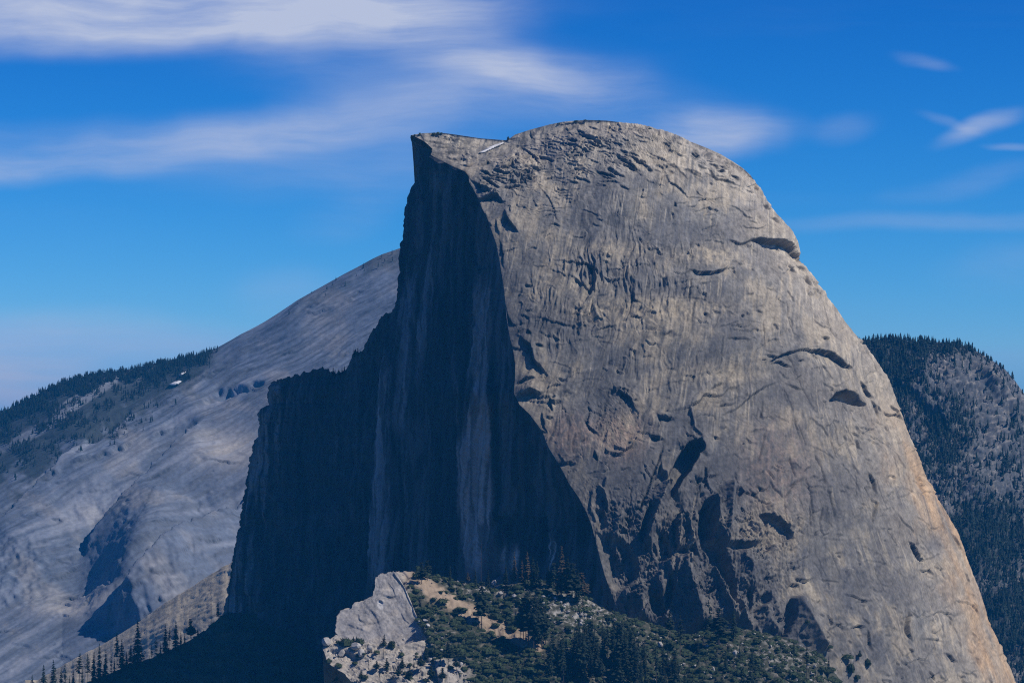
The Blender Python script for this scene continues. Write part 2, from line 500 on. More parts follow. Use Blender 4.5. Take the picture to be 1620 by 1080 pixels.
    PL([(1046, 728), (1050, 742), (1055, 745), (1054, 762), (1040, 768), (1030, 775), (1037, 752)], -12, 4)
    RG([(1050, 703), (1042, 728), (1032, 756), (1018, 792), (1010, 812)], 1.4, -5); RG([(1093, 640), (1097, 668), (1103, 682), (1111, 700)], 2.2, 5)
    RG([(1076, 737), (1066, 760), (1054, 785)], 2.5, 6)
    # round scab
    PL([(958, 618), (972, 616), (986, 621), (998, 632), (1004, 646), (1012, 658), (1012, 680), (1003, 694), (992, 708), (970, 716), (950, 705), (933, 690), (930, 665), (938, 640)], -3.5, 10)
    L([(955, 619), (970, 616), (985, 621), (998, 632), (1004, 646), (1014, 657)], 6, 20); L([(963, 713), (975, 717), (985, 714), (996, 707), (1004, 694), (1011, 688)], 7, 18)
    L([(941, 636), (933, 652), (931, 668), (940, 680), (958, 690)], 6, 12)
    # flakes along the brink, from the top down
    for pts, h, D in (
            ([(745, 304), (757, 314), (770, 313), (785, 310), (795, 318), (804, 319)], 15, 16), ([(740, 279), (752, 289), (766, 299), (782, 310)], 9, 9),
            ([(756, 276), (770, 282), (784, 294), (795, 305)], 6, 7), ([(775, 262), (785, 267), (800, 273), (812, 276)], 6, 7), ([(778, 268), (793, 265), (815, 258), (832, 254)], 6, 7),
            ([(748, 291), (758, 296), (770, 303), (787, 302)], 6, 7), ([(788, 301), (805, 297), (820, 295), (832, 295)], 5, 6), ([(812, 276), (830, 272), (850, 275)], 5, 6),
            ([(820, 284), (838, 280), (855, 275)], 5, 6), ([(753, 259), (765, 256), (780, 254)], 5, 6), ([(765, 248), (790, 244), (812, 240)], 4, 6), ([(770, 285), (790, 282), (806, 285)], 4, 5),
            ([(800, 288), (822, 289), (846, 284)], 4, 5), ([(760, 266), (772, 272), (779, 279)], 5, 6), ([(835, 262), (855, 266), (866, 262)], 4, 6), ([(804, 252), (826, 248), (848, 246)], 4, 6),
            ([(818, 226), (835, 238), (850, 252), (862, 268)], 4, 7), ([(842, 247), (868, 250), (880, 254)], 4, 6), ([(880, 225), (905, 228), (930, 238)], 4, 7),
            ([(798, 330), (801, 343), (806, 353), (813, 361), (823, 371)], 11, 14), ([(786, 344), (787, 360), (791, 377)], 6, 6), ([(773, 350), (778, 358)], 6, 5), ([(765, 336), (770, 342)], 7, 6),
            ([(789, 376), (794, 394), (797, 418), (800, 430)], 8, 8), ([(799, 478), (803, 500), (812, 513), (823, 514)], 12, 12), ([(818, 518), (825, 534), (838, 549), (846, 570), (858, 586), (873, 598)], 13, 16),
            ([(833, 522), (842, 528)], 7, 7), ([(846, 543), (862, 550)], 5, 6), ([(806, 548), (817, 552), (826, 552)], 7, 8),
            ([(812, 613), (824, 603), (835, 599), (852, 598)], 11, 14), ([(810, 631), (824, 624), (836, 620), (850, 621), (864, 619)], 22, 20),
            ([(871, 634), (880, 636), (888, 629)], 8, 10), ([(888, 628), (895, 620), (903, 615)], 4, 7), ([(862, 660), (877, 660)], 7, 6), ([(853, 680), (867, 685)], 8, 7),
            ([(880, 735), (895, 732), (912, 727)], 9, 12), ([(868, 625), (872, 640), (874, 652)], 8, 8), ([(857, 650), (860, 668), (868, 690)], 8, 9), ([(940, 712), (944, 722), (947, 730)], 7, 7),
            ([(915, 700), (924, 695), (930, 690)], 4, 6)):
        L(pts, h, D, under=.35)
    # long cracks and thin lines of the middle
    for pts, h, D in (
            ([(862, 409), (880, 412), (910, 416), (928, 419), (945, 430), (960, 441)], [2, 2, 3, 6, 8, 4], 9), ([(833, 501), (850, 502), (870, 508), (900, 514), (932, 525)], 3, 6),
            ([(938, 525), (960, 517), (978, 515)], 4, 8), ([(993, 502), (1003, 500), (1018, 502)], 5, 9), ([(1047, 531), (1067, 521)], 4, 7), ([(828, 450), (836, 451), (843, 448)], 5, 8),
            ([(889, 434), (905, 438), (927, 455), (952, 462)], 3, 8), ([(1000, 455), (1003, 475), (1020, 478)], 4, 8), ([(1040, 470), (1030, 480)], 4, 6), ([(1180, 462), (1195, 465)], 3, 6), ([(1195, 488), (1210, 494)], 4, 7),
            ([(1140, 539), (1160, 535), (1182, 537), (1196, 541)], 4, 9), ([(1300, 530), (1306, 535), (1313, 536)], 7, 6), ([(1283, 497), (1300, 512), (1322, 520)], 3, 7), ([(1225, 510), (1228, 520)], 4, 6),
            ([(1111, 494), (1118, 497), (1123, 495)], 6, 6), ([(1128, 490), (1142, 497)], 3, 6), ([(848, 285), (862, 305), (877, 325), (880, 345), (890, 360)], 2.5, 5), ([(872, 355), (878, 353), (888, 358)], 4, 6),
            ([(906, 287), (918, 291)], 3, 5), ([(938, 270), (958, 277), (980, 284)], 5, 8), ([(943, 291), (965, 287), (986, 296)], 3, 8), ([(960, 273), (985, 277)], 3, 6), ([(898, 285), (915, 290)], 3, 6),
            ([(900, 208), (930, 214), (948, 225), (966, 237)], 6, 9), ([(925, 220), (945, 229), (962, 232)], 5, 7), ([(968, 240), (985, 255), (1005, 268), (1020, 275)], 5, 9), ([(990, 245), (1010, 257), (1035, 271)], 5, 8),
            ([(1020, 265), (1035, 271)], 4, 7), ([(976, 256), (995, 265), (1015, 275)], 4, 7), ([(985, 246), (998, 250)], 4, 5), ([(1053, 227), (1063, 232)], 4, 5), ([(1038, 213), (1045, 216)], 5, 5), ([(1000, 203), (1015, 205)], 3, 4),
            ([(1110, 262), (1122, 268), (1130, 277), (1145, 285), (1160, 289), (1172, 295), (1180, 297)], 5, 8), ([(1112, 245), (1125, 247), (1133, 249)], 4, 5), ([(1118, 258), (1130, 262), (1143, 272)], 4, 6),
            ([(1143, 257), (1150, 264), (1158, 267)], 4, 5), ([(1150, 278), (1165, 282), (1172, 288)], 5, 6), ([(1135, 270), (1150, 273)], 3, 5), ([(1083, 227), (1090, 231)], 3, 4), ([(1095, 240), (1108, 252)], 3, 5),
            ([(662, 222), (690, 224), (712, 223)], 4, 4), ([(672, 229), (700, 231), (728, 228)], 4, 4), ([(690, 240), (715, 239), (740, 234)], 4, 4), ([(700, 248), (725, 250), (748, 246)], 4, 4), ([(720, 257), (740, 258), (756, 252)], 4, 4), ([(690, 218), (720, 219), (745, 222)], 3, 3),
            ([(1045, 262), (1058, 285), (1072, 296), (1090, 312), (1100, 319)], 3, 12), ([(1206, 322), (1211, 329), (1216, 333)], 6, 6), ([(1215, 345), (1224, 350), (1232, 358)], 5, 6), ([(1194, 290), (1200, 305)], 4, 6),
            ([(1170, 355), (1195, 362), (1215, 356)], 3, 12), ([(1066, 318), (1073, 328)], 4, 6)):
        L(pts, h, D)
    # cave and the cracks by it
    PL([(1313, 634), (1319, 625), (1331, 618), (1345, 617), (1358, 623), (1367, 632), (1374, 641), (1358, 641), (1345, 638), (1330, 633)], -22, 2.2)
    L([(1309, 637), (1318, 624), (1331, 617), (1345, 616), (1360, 623), (1370, 633)], 5, 14)
    for pts, h, D in (
            ([(1361, 598), (1368, 612), (1376, 624), (1387, 632)], 10, 10), ([(1377, 629), (1385, 640), (1391, 656), (1390, 664)], 8, 8), ([(1385, 639), (1397, 652)], 6, 6), ([(1399, 646), (1404, 656), (1415, 655), (1426, 660)], 10, 9),
            ([(1407, 636), (1418, 651), (1430, 669)], 8, 7), ([(1348, 682), (1362, 688)], 6, 9), ([(1357, 691), (1361, 706), (1366, 713)], 7, 10), ([(1345, 647), (1354, 648)], 5, 5), ([(1300, 634), (1310, 636)], 5, 5),
            ([(1371, 741), (1380, 758), (1388, 775), (1390, 786)], 9, 9), ([(1376, 783), (1381, 791), (1388, 794), (1386, 806), (1382, 820), (1384, 834)], 10, 8), ([(1400, 758), (1410, 752), (1422, 758)], 7, 8), ([(1362, 796), (1372, 798)], 4, 5),
            ([(1437, 848), (1447, 865), (1455, 880), (1462, 892)], 15, 9), ([(1452, 899), (1462, 903), (1470, 900), (1478, 911)], 10, 8), ([(1404, 834), (1413, 836)], 6, 6), ([(1368, 724), (1380, 730)], 3, 6), ([(1398, 852), (1402, 856)], 5, 5),
            ([(1501, 838), (1515, 862), (1524, 874)], 6, 5), ([(1439, 951), (1437, 968), (1435, 985), (1434, 1001), (1440, 1009), (1451, 1018)], 11, 26), ([(1452, 1011), (1475, 1011), (1502, 1012)], 4, 12),
            ([(1330, 936), (1350, 943), (1365, 948), (1384, 950)], 6, 9), ([(1343, 994), (1355, 990), (1372, 992)], 11, 10), ([(1493, 1031), (1505, 1035), (1513, 1045), (1522, 1044)], 9, 9), ([(1438, 1025), (1448, 1030)], 7, 6),
            ([(1360, 955), (1372, 957)], 4, 5), ([(1405, 960), (1418, 964)], 4, 6), ([(1371, 990), (1376, 1010), (1380, 1035)], 7, 8), ([(1300, 1002), (1320, 990), (1340, 985)], 5, 8), ([(1295, 912), (1310, 918), (1330, 920)], 5, 7),
            ([(1537, 950), (1543, 962), (1546, 975)], 6, 5), ([(1524, 902), (1535, 925)], 5, 4), ([(1537, 995), (1548, 1010)], 4, 5), ([(1544, 1035), (1550, 1055)], 4, 5), ([(1471, 1055), (1478, 1070), (1484, 1080)], 7, 8), ([(1420, 1040), (1421, 1055)], 5, 6)):
        L(pts, h * .75, D * .5, w=.7, taper=.40, split=.5)
    for pts in ([(1288, 716), (1298, 740), (1309, 770)], [(1309, 770), (1318, 800), (1322, 822)], [(1272, 754), (1280, 775), (1285, 800), (1287, 830)], [(1240, 795), (1240, 830)], [(1215, 760), (1228, 775), (1240, 790)],
                [(1281, 800), (1281, 835)], [(1246, 772), (1272, 754)], [(1260, 760), (1240, 790)], [(1183, 772), (1200, 790), (1215, 800)], [(1250, 720), (1258, 757)], [(1300, 800), (1298, 830), (1305, 850)]):
        RG(pts, 1.5, -3.2)
    # lower centre: gullies, pillars and pinnacles
    PL([(1112, 795), (1122, 790), (1130, 815), (1142, 850), (1150, 872), (1158, 900), (1164, 945), (1154, 955), (1143, 930), (1131, 905), (1116, 880), (1106, 860), (1104, 830)], -24, 9)
    RG([(1127, 780), (1131, 810), (1132, 840), (1133, 862)], 7, 22, sharp=1.2); RG([(1157, 755), (1153, 800), (1148, 845), (1147, 868)], 9, 19, sharp=1.2)
    PL([(1200, 812), (1213, 816), (1230, 822), (1254, 850), (1240, 858), (1222, 863), (1212, 872), (1190, 868), (1160, 869), (1146, 861), (1168, 857), (1190, 859), (1205, 852), (1209, 838)], -10, 5)
    L([(1193, 811), (1213, 815), (1232, 823), (1256, 851)], [3, 6, 7, 3], 18, taper=.25, split=.6); L([(1144, 860), (1168, 856), (1190, 858), (1204, 850)], 7, 9, split=.7)
    PL([(1068, 826), (1076, 812), (1082, 810), (1090, 832), (1096, 863), (1082, 868), (1070, 866)], 15, 3.5)
    RG([(1083, 808), (1092, 838), (1099, 866), (1104, 888)], 3, 11); RG([(1089, 866), (1089, 902)], 2.2, 9)
    RG([(1062, 755), (1048, 785), (1037, 815), (1028, 845), (1023, 872)], 10, 20, sharp=1.2); PL([(1027, 795), (1036, 800), (1028, 830), (1018, 860), (1010, 850), (1017, 820)], -12, 5)
    RG([(1080, 870), (1090, 925), (1104, 965), (1112, 1000)], 20, 30, sharp=1.2); RG([(1121, 895), (1140, 930), (1151, 965), (1158, 990)], 13, 24, sharp=1.2); RG([(1012, 920), (1014, 955), (1020, 990)], 12, 16, sharp=1.2); RG([(1042, 900), (1050, 940), (1056, 990)], 9, 14, sharp=1.2); RG([(1203, 955), (1212, 985), (1226, 1012)], 10, 15, sharp=1.2); RG([(1170, 870), (1185, 905), (1192, 935)], 12, 12, sharp=1.2); RG([(985, 800), (975, 850), (985, 900)], 9, 9, sharp=1.2); PL([(1101, 932), (1115, 937), (1130, 930), (1122, 941), (1110, 942)], -8, 3)
    PL([(1022, 935), (1043, 945), (1054, 925), (1061, 912), (1066, 940), (1052, 975), (1030, 968)], -18, 6); PL([(1033, 836), (1050, 842), (1062, 868), (1058, 890), (1040, 885), (1030, 862)], -13, 6)
    PL([(944, 842), (975, 848), (1000, 868), (1012, 905), (992, 930), (968, 930), (952, 892)], -15, 12); PL([(940, 806), (955, 806), (960, 830), (946, 838)], -8, 5)
    RG([(1253, 940), (1262, 975), (1280, 1002), (1302, 1035)], 15, 24, sharp=1.2); PL([(1238, 958), (1248, 950), (1250, 985), (1240, 1010), (1232, 1005)], -15, 5)
    RG([(1164, 948), (1172, 978), (1187, 1003)], 9, 19, sharp=1.2); PL([(1152, 940), (1162, 945), (1170, 968), (1160, 975)], -10, 5); PL([(1181, 932), (1190, 935), (1188, 962), (1182, 972), (1178, 952)], -12, 4)
    PL([(1195, 945), (1212, 938), (1217, 950), (1200, 965), (1188, 972)], -9, 5); RG([(1220, 925), (1222, 955), (1236, 1005)], 8, 9); L([(1238, 936), (1250, 925), (1262, 926), (1267, 934)], 8, 9); L([(1248, 915), (1270, 918), (1292, 912)], 9, 9)
    L([(1200, 916), (1215, 913), (1230, 908)], 8, 10); RG([(1000, 935), (1012, 960), (1020, 985)], 10, 12); RG([(1055, 990), (1060, 1005)], 7, 8); L([(1155, 830), (1180, 822), (1198, 810)], 6, 12); L([(1165, 775), (1195, 780), (1212, 768)], 5, 9)
    L([(1190, 768), (1210, 775), (1216, 762)], 5, 8); RG([(1110, 760), (1104, 790), (1097, 825)], 1.8, 3.5); RG([(1168, 775), (1163, 800)], 4, -6); PL([(1160, 775), (1172, 770), (1176, 780), (1168, 786)], -7, 3)
    PL([(1113, 738), (1118, 740), (1119, 762), (1114, 770)], -5, 3); PL([(1098, 755), (1118, 757), (1114, 764), (1100, 767)], -8, 2.5); RG([(960, 750), (958, 775), (962, 800)], 3, 4); RG([(945, 765), (958, 780), (963, 810)], 2, 5); RG([(940, 770), (935, 800), (945, 830)], 2.5, 5)
    for q in range(34):     # ribs of the broken foot
        x0 = rng.uniform(945, 1230); y0 = rng.uniform(775, 945); d = rng.uniform(-.25, .55); n_ = rng.uniform(25, 70)
        RG([(x0, y0), (x0 + d * n_ * .5 + rng.uniform(-4, 4), y0 + n_ * .5), (x0 + d * n_, y0 + n_)], rng.uniform(3, 8), rng.choice([-1, 1, 1]) * rng.uniform(3, 8), sharp=1.2)
    # small broken ledges, denser on the summit and the foot
    for q in range(400):
        if q < 150:
            x0, y0 = rng.uniform(760, 1180), rng.uniform(200, 300); slope = .35 if x0 > 900 else rng.uniform(-.5, .3)
            if y0 < lut(CREST, x0) + 6: continue
            h, n_, D = rng.uniform(1.5, 4), rng.uniform(8, 24), rng.uniform(3, 7)
        elif q < 270:
            x0, y0 = rng.uniform(940, 1330), rng.uniform(740, 1060); slope = rng.uniform(-.7, .7); h, n_, D = rng.uniform(1.5, 4.5), rng.uniform(7, 22), rng.uniform(3, 8)
        elif q < 330:
            x0 = rng.uniform(1300, 1580); y0 = rng.uniform(480, 1080); slope = rng.uniform(.8, 1.9); h, n_, D = rng.uniform(1, 3), rng.uniform(8, 22), rng.uniform(3, 7)
        else:
            x0, y0 = rng.uniform(830, 1450), rng.uniform(300, 900); slope = rng.uniform(-.55, .5); h, n_, D = rng.uniform(.6, 1.8), rng.uniform(8, 34), rng.uniform(3, 8)
        c = 1 / math.hypot(1, slope)
        L([(x0, y0), (x0 + n_ * c * .5, y0 + n_ * c * slope * .5 + rng.uniform(-2, 2)), (x0 + n_ * c, y0 + n_ * c * slope)], h, D, w=.9, taper=.3)
    for x0, y0, x1, y1, bow, h in ((850, 330, 960, 345, -10, 2), (900, 300, 1010, 310, -8, 2), (1085, 310, 1190, 345, -10, 3), (1050, 470, 1170, 500, -12, 2), (880, 545, 1000, 552, -9, 2), (1010, 560, 1120, 560, -10, 2), (1130, 520, 1230, 520, -14, 2.5),
                                   (1230, 470, 1300, 560, -12, 2.5), (1250, 520, 1340, 640, -14, 2.5), (1150, 700, 1260, 690, -16, 2.5), (1240, 650, 1320, 700, -14, 2.5), (1280, 700, 1370, 790, -14, 2), (1180, 720, 1270, 740, -14, 2.5), (1300, 850, 1400, 880, -12, 2.5),
                                   (1400, 700, 1450, 800, -8, 2.5), (1420, 810, 1500, 920, -10, 3), (1330, 890, 1440, 920, -14, 2), (1370, 1000, 1440, 1060, -12, 3), (1480, 940, 1530, 1040, -10, 3), (1460, 700, 1500, 800, -5, 2), (1100, 300, 1200, 400, -14, 2.5), (1180, 400, 1260, 480, -12, 2.5),
                                   (840, 420, 900, 440, -6, 2), (830, 580, 920, 590, -10, 2.5), (900, 610, 960, 600, -8, 2), (870, 660, 940, 640, -10, 2), (1020, 620, 1100, 600, -8, 2.5), (1300, 600, 1370, 700, -10, 2.5), (1250, 330, 1225, 300, 4, 2), (1190, 560, 1240, 540, -6, 2),
                                   (960, 200, 1100, 240, -6, 2.5), (1000, 215, 1130, 265, -6, 2.5), (880, 200, 960, 205, -4, 3), (1060, 240, 1180, 310, -8, 2), (850, 215, 900, 240, 5, 3), (1020, 240, 1100, 300, -7, 2.5), (920, 235, 1010, 262, -6, 3)):
        mx, my = (x0 + x1) / 2, (y0 + y1) / 2; dx, dy = x1 - x0, y1 - y0; ln = math.hypot(dx, dy)
        q_ = smooth_line([(x0, y0), (mx + bow * -dy / ln * .8 + rng.uniform(-5, 5), my + bow * dx / ln + rng.uniform(-3, 3)), (x1, y1)], 9)
        a_ = 0
        while a_ < len(q_) - 2:
            b_ = min(len(q_) - 1, a_ + rng.randint(2, 5)); off = rng.uniform(-1.5, 1.5)
            if rng.random() < .72: L(q_[a_:b_ + 1] + (0, off), h * rng.uniform(.4, 1.1), 3.5, w=.8, taper=.25)
            a_ = b_ - (rng.random() < .4)
    for q in range(110):    # near-vertical seams
        x0, y0 = rng.uniform(850, 1420), rng.uniform(380, 900); n_ = rng.uniform(14, 60); d = rng.uniform(-.35, .15) + .45 * (x0 > 1230)
        RG([(x0, y0), (x0 + d * n_ * .5 + rng.uniform(-2, 2), y0 + n_ * .5), (x0 + d * n_, y0 + n_)], rng.uniform(.9, 2), rng.uniform(-2, 1.4))
    H = r.get()
    # flutes that follow the fall of the rock
    def zone(x0, y0, rx, ry): return np.exp(-(((PX - x0) / rx) ** 2 + ((PY - y0) / ry) ** 2) ** 1.5)
    wob = 16 * fbm(PX / 85, PY / 85, 3, 61)
    lean = PX + .16 * (PY - 400) + wob
    gate = sstep(-.35, .45, fbm(PX / 38, PY / 55, 3, 64))
    f1 = fbm(lean / 13, PY / 105, 4, 3, .55)
    f2 = fbm((PX + .35 * (PY - 500) + wob) / 8, PY / 90, 4, 7, .6)
    f3 = ridged(lean / 6.5, PY / 55, 2, 11)
    H += (f1 * (4.6 * zone(1010, 430, 110, 75) + 3.2 * zone(900, 470, 80, 80)) + f3 * (.75 * zone(1005, 322, 70, 38) + .35 * zone(1000, 430, 120, 80))) * (.25 + .75 * gate)
    H += saw(-lean / 15 + 1.3 * fbm(PX / 34, PY / 80, 4, 9), .14) * (2.8 * zone(1010, 440, 105, 78) + 2.0 * zone(905, 480, 75, 70) + 1.0 * zone(1000, 325, 60, 36)) * (.3 + .7 * gate)
    H += f2 * (.8 * zone(960, 560, 260, 150) + .6 * zone(1100, 600, 130, 60) + .45)
    # exfoliation sheets: each layer swells downward and breaks off in a ledge
    foot = sstep(730, 860, PY) * sstep(1310, 1210, PX + .2 * (PY - 900))
    summit = np.clip(zone(830, 280, 90, 50) + zone(960, 240, 120, 42) * .8 + .6 * zone(700, 236, 60, 30), 0, 1)
    rough = np.clip(zone(1160, 350, 95, 60) * .8 + zone(970, 665, 45, 55) + foot + .25, 0, 1.2)
    m1 = sstep(.05, .6, fbm(PX / 50, PY / 34, 3, 66)); m2 = sstep(.0, .5, fbm(PX / 36, PY / 30, 3, 69))
    slope_r = .45 * sstep(940, 1200, PX)
    H += saw(PY / 9 - slope_r * PX / 9 + 1.6 * fbm(PX / 34, PY / 22, 4, 130), .09) * summit * 4.2 * (.3 + .7 * m2) * (1 + .8 * zone(800, 285, 55, 36))
    H += saw(PY / 36 + .5 * np.sin(PX / 70) + 2.4 * fbm(PX / 105, PY / 75, 4, 134), .03) * (3.6 * m1 + .2) * (1 - summit)
    H += saw(PY / 17 + 2.0 * fbm(PX / 26, PY / 26, 4, 140), .08) * foot * (.6 + 2.6 * m2)
    H += saw(-(PX + .1 * PY) / 21 + 2.2 * fbm(PX / 40, PY / 75, 4, 144), .10) * foot * 4.5 * (.3 + .7 * m1)
    H += saw(-(PX - .30 * PY) / 30 + 1.6 * fbm(PX / 60, PY / 120, 4, 148), .06) * 2.2 * sstep(1180, 1300, PX) * m1
    H += (saw(PY / 7.5 + .5 * PX / 7.5 + 2.2 * fbm(PX / 18, PY / 18, 4, 166), .12) * .7 + saw(-(PX - .2 * PY) / 9 + 2.0 * fbm(PX / 20, PY / 40, 4, 168), .12) * 2.2) * foot
    scab = zone(970, 665, 42, 48)
    H += saw(PY / 11 + 2.2 * fbm(PX / 16, PY / 16, 4, 152), .12) * scab * 1.5 + saw(-PX / 13 + 2 * fbm(PX / 18, PY / 20, 4, 156), .12) * scab * 1.2
    H += rough * (.7 * ridged(PX / 24, PY / 20, 4, 15, .6) + .3 * fbm(PX / 5, PY / 6, 3, 21))
    H += 5.0 * fbm(PX / 130, PY / 150, 2, 25) + 1.3 * fbm(PX / 48, PY / 60, 2, 28) + .16 * fbm(PX / 4, PY / 6, 2, 31)
    # fine joints: thin dark clefts
    H -= 2.0 * sstep(.955, .995, ridged((PX + .3 * wob) / 46, PY / 60, 1, 160)) * (.35 + .65 * m2) * (.5 + foot)
    H -= 1.0 * sstep(.95, .995, ridged(PX / 60, (PY - .3 * PX + wob) / 30, 1, 163)) * m1
    fade = sstep(0, .03, T) * sstep(1.25, 1.0, T)
    kk = .35 + .65 * fade
    P2 = P + n * (H * kk * sstep(1.0, .985, V))[..., None]

    # ---------------- albedo (weathering, lichen, iron stain; painted shade low left, painted sun on the crown)
    c = np.empty(P.shape); c[:] = (.205, .192, .178)
    streak = fbm((PX + .22 * (PY - 600) * sstep(1500, 700, PX) - .25 * (PY - 600) * sstep(1150, 1450, PX) + .35 * wob) / 8, PY / 150, 5, 45, .6); patch = fbm(PX / 90, PY / 80, 4, 50); fine = fbm(PX / 7, PY / 12, 4, 55, .6)
    blotch = fbm(PX / 26, PY / 34, 4, 52)
    c = mixc(c, (.100, .100, .108), np.clip(.6 * sstep(-.1, .6, streak) + .5 * sstep(-.1, .6, patch) + .35 * sstep(.1, .6, blotch), 0, .88))
    c = mixc(c, (.320, .275, .215), np.clip(sstep(.05, .75, -patch + .5 * streak - .3 * blotch) * .8, 0, 1))
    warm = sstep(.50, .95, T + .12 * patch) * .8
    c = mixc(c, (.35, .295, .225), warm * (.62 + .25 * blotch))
    orange = sstep(.72, .95, T + .08 * fbm(PX / 30, PY / 60, 3, 58)) * sstep(600, 760, PY)
    c = mixc(c, (.50, .30, .14), np.clip(orange * (.62 + .5 * fbm((PX - .42 * PY) / 12, PY / 120, 3, 62)), 0, .85) * .62)
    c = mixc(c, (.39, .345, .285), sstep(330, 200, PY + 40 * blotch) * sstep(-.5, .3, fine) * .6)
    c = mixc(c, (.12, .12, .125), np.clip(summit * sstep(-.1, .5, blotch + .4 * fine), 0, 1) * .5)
    c = mixc(c, (.095, .095, .102), sstep(600, 800, PY + 40 * blotch) * sstep(1260, 1100, PX) * .58)  # shade of the steep lower-left flank, painted into the albedo
    slant = PX + .24 * (PY - 600) * sstep(1500, 700, PX) - .28 * (PY - 600) * sstep(1150, 1450, PX)
    runoff = sstep(.22, .62, fbm(slant / 4.2, PY / 230, 3, 67, .55)) * sstep(-.15, .35, fbm(PX / 55, PY / 70, 3, 68))
    c = mixc(c, (.085, .085, .092), runoff * .40)
    c = mixc(c, (.44, .385, .30), sstep(.30, .7, fbm(slant / 5.0, PY / 260, 3, 72, .5)) * sstep(.0, .5, fbm(PX / 70, PY / 60, 3, 74)) * .5)
    c = mixc(c, (.11, .105, .10), zone(700, 236, 62, 30) * sstep(.0, .55, fbm(PX / 26 - PY / 40, PY / 2.6, 4, 64)) * .75)
    pink = zone(900, 690, 45, 35) + zone(985, 690, 40, 40) + .6 * zone(1230, 740, 60, 80)
    c = mixc(c, (.27, .19, .15), np.clip(pink * (.45 + .5 * fine), 0, .6))
    pale = zone(1020, 490, 130, 22) + .8 * zone(1130, 400, 40, 18) + .6 * zone(1130, 590, 80, 18) + .7 * zone(970, 395, 60, 14)
    c = mixc(c, (.40, .335, .245), np.clip(pale * (.5 + .6 * fine), 0, .7))
    flake = zone(1452, 985, 16, 30); c = mixc(c, (.185, .18, .175), flake * .8)
    c = mixc(c, (.105, .105, .115), np.clip(zone(1480, 865, 14, 22) + zone(1120, 265, 30, 12) * 0, 0, 1) * .6)
    thin = fbm((PX + .24 * (PY - 600) * sstep(1500, 700, PX) - .28 * (PY - 600) * sstep(1150, 1450, PX) + .12 * wob) / 3.0, PY / 120, 3, 59, .6)
    c *= np.clip(1 + .20 * fine + .14 * streak + .07 * thin, .4, 1.7)[..., None]
    c *= (1 - .62 * np.clip(r.get_cleft(), 0, 1))[..., None]
    c *= (np.array([.77, .76, .72]) * (1 + .38 * sstep(560, 230, PY - .35 * (PX - 900)) + .36 * sstep(.48, .85, T))[..., None])  # sun on the crown painted in as lighter albedo; right side lifted too
    # crest roll-over: rows behind the skyline
    last = P2[-1]; rows = [P2]; cols = [c]
    ext = []
    for k_ in (1, 2, 3, 4):
        q = last.copy(); q[:, 1] += 60 * k_; q[:, 2] -= 5 * k_ * k_ + 6 * k_; ext.append(q)
    P3 = np.concatenate([P2, np.array(ext)], 0); c3 = np.concatenate([c, np.repeat(c[-1:], 4, 0)], 0)
    # skirt down to the valley
    sk = P3[:1].copy(); sk[..., 2] = -1005; sk[..., 1] -= 60
    P3 = np.concatenate([sk, P3], 0); c3 = np.concatenate([c3[:1], c3], 0)
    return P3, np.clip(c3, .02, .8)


dome = bpy.data.objects.new('granite_dome', None); COL.objects.link(dome); dome.location = (0, 0, 0)
tag(dome, 'huge grey granite dome sliced off by a sheer shadowed cliff on one side', 'mountain', kind='structure')
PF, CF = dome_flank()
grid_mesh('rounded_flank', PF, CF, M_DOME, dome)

# ------------------------------------------------------------------ the sheer face below the brink
LEFT = [(214, 650), (218, 649), (224, 651), (231, 656), (250, 655), (262, 655), (276, 658), (300, 650), (330, 644), (360, 640), (400, 636), (440, 632), (475, 626), (495, 620), (530, 614), (570, 608),
        (620, 603), (670, 599), (720, 595), (770, 591), (830, 586), (900, 582), (1000, 577), (1130, 570)]


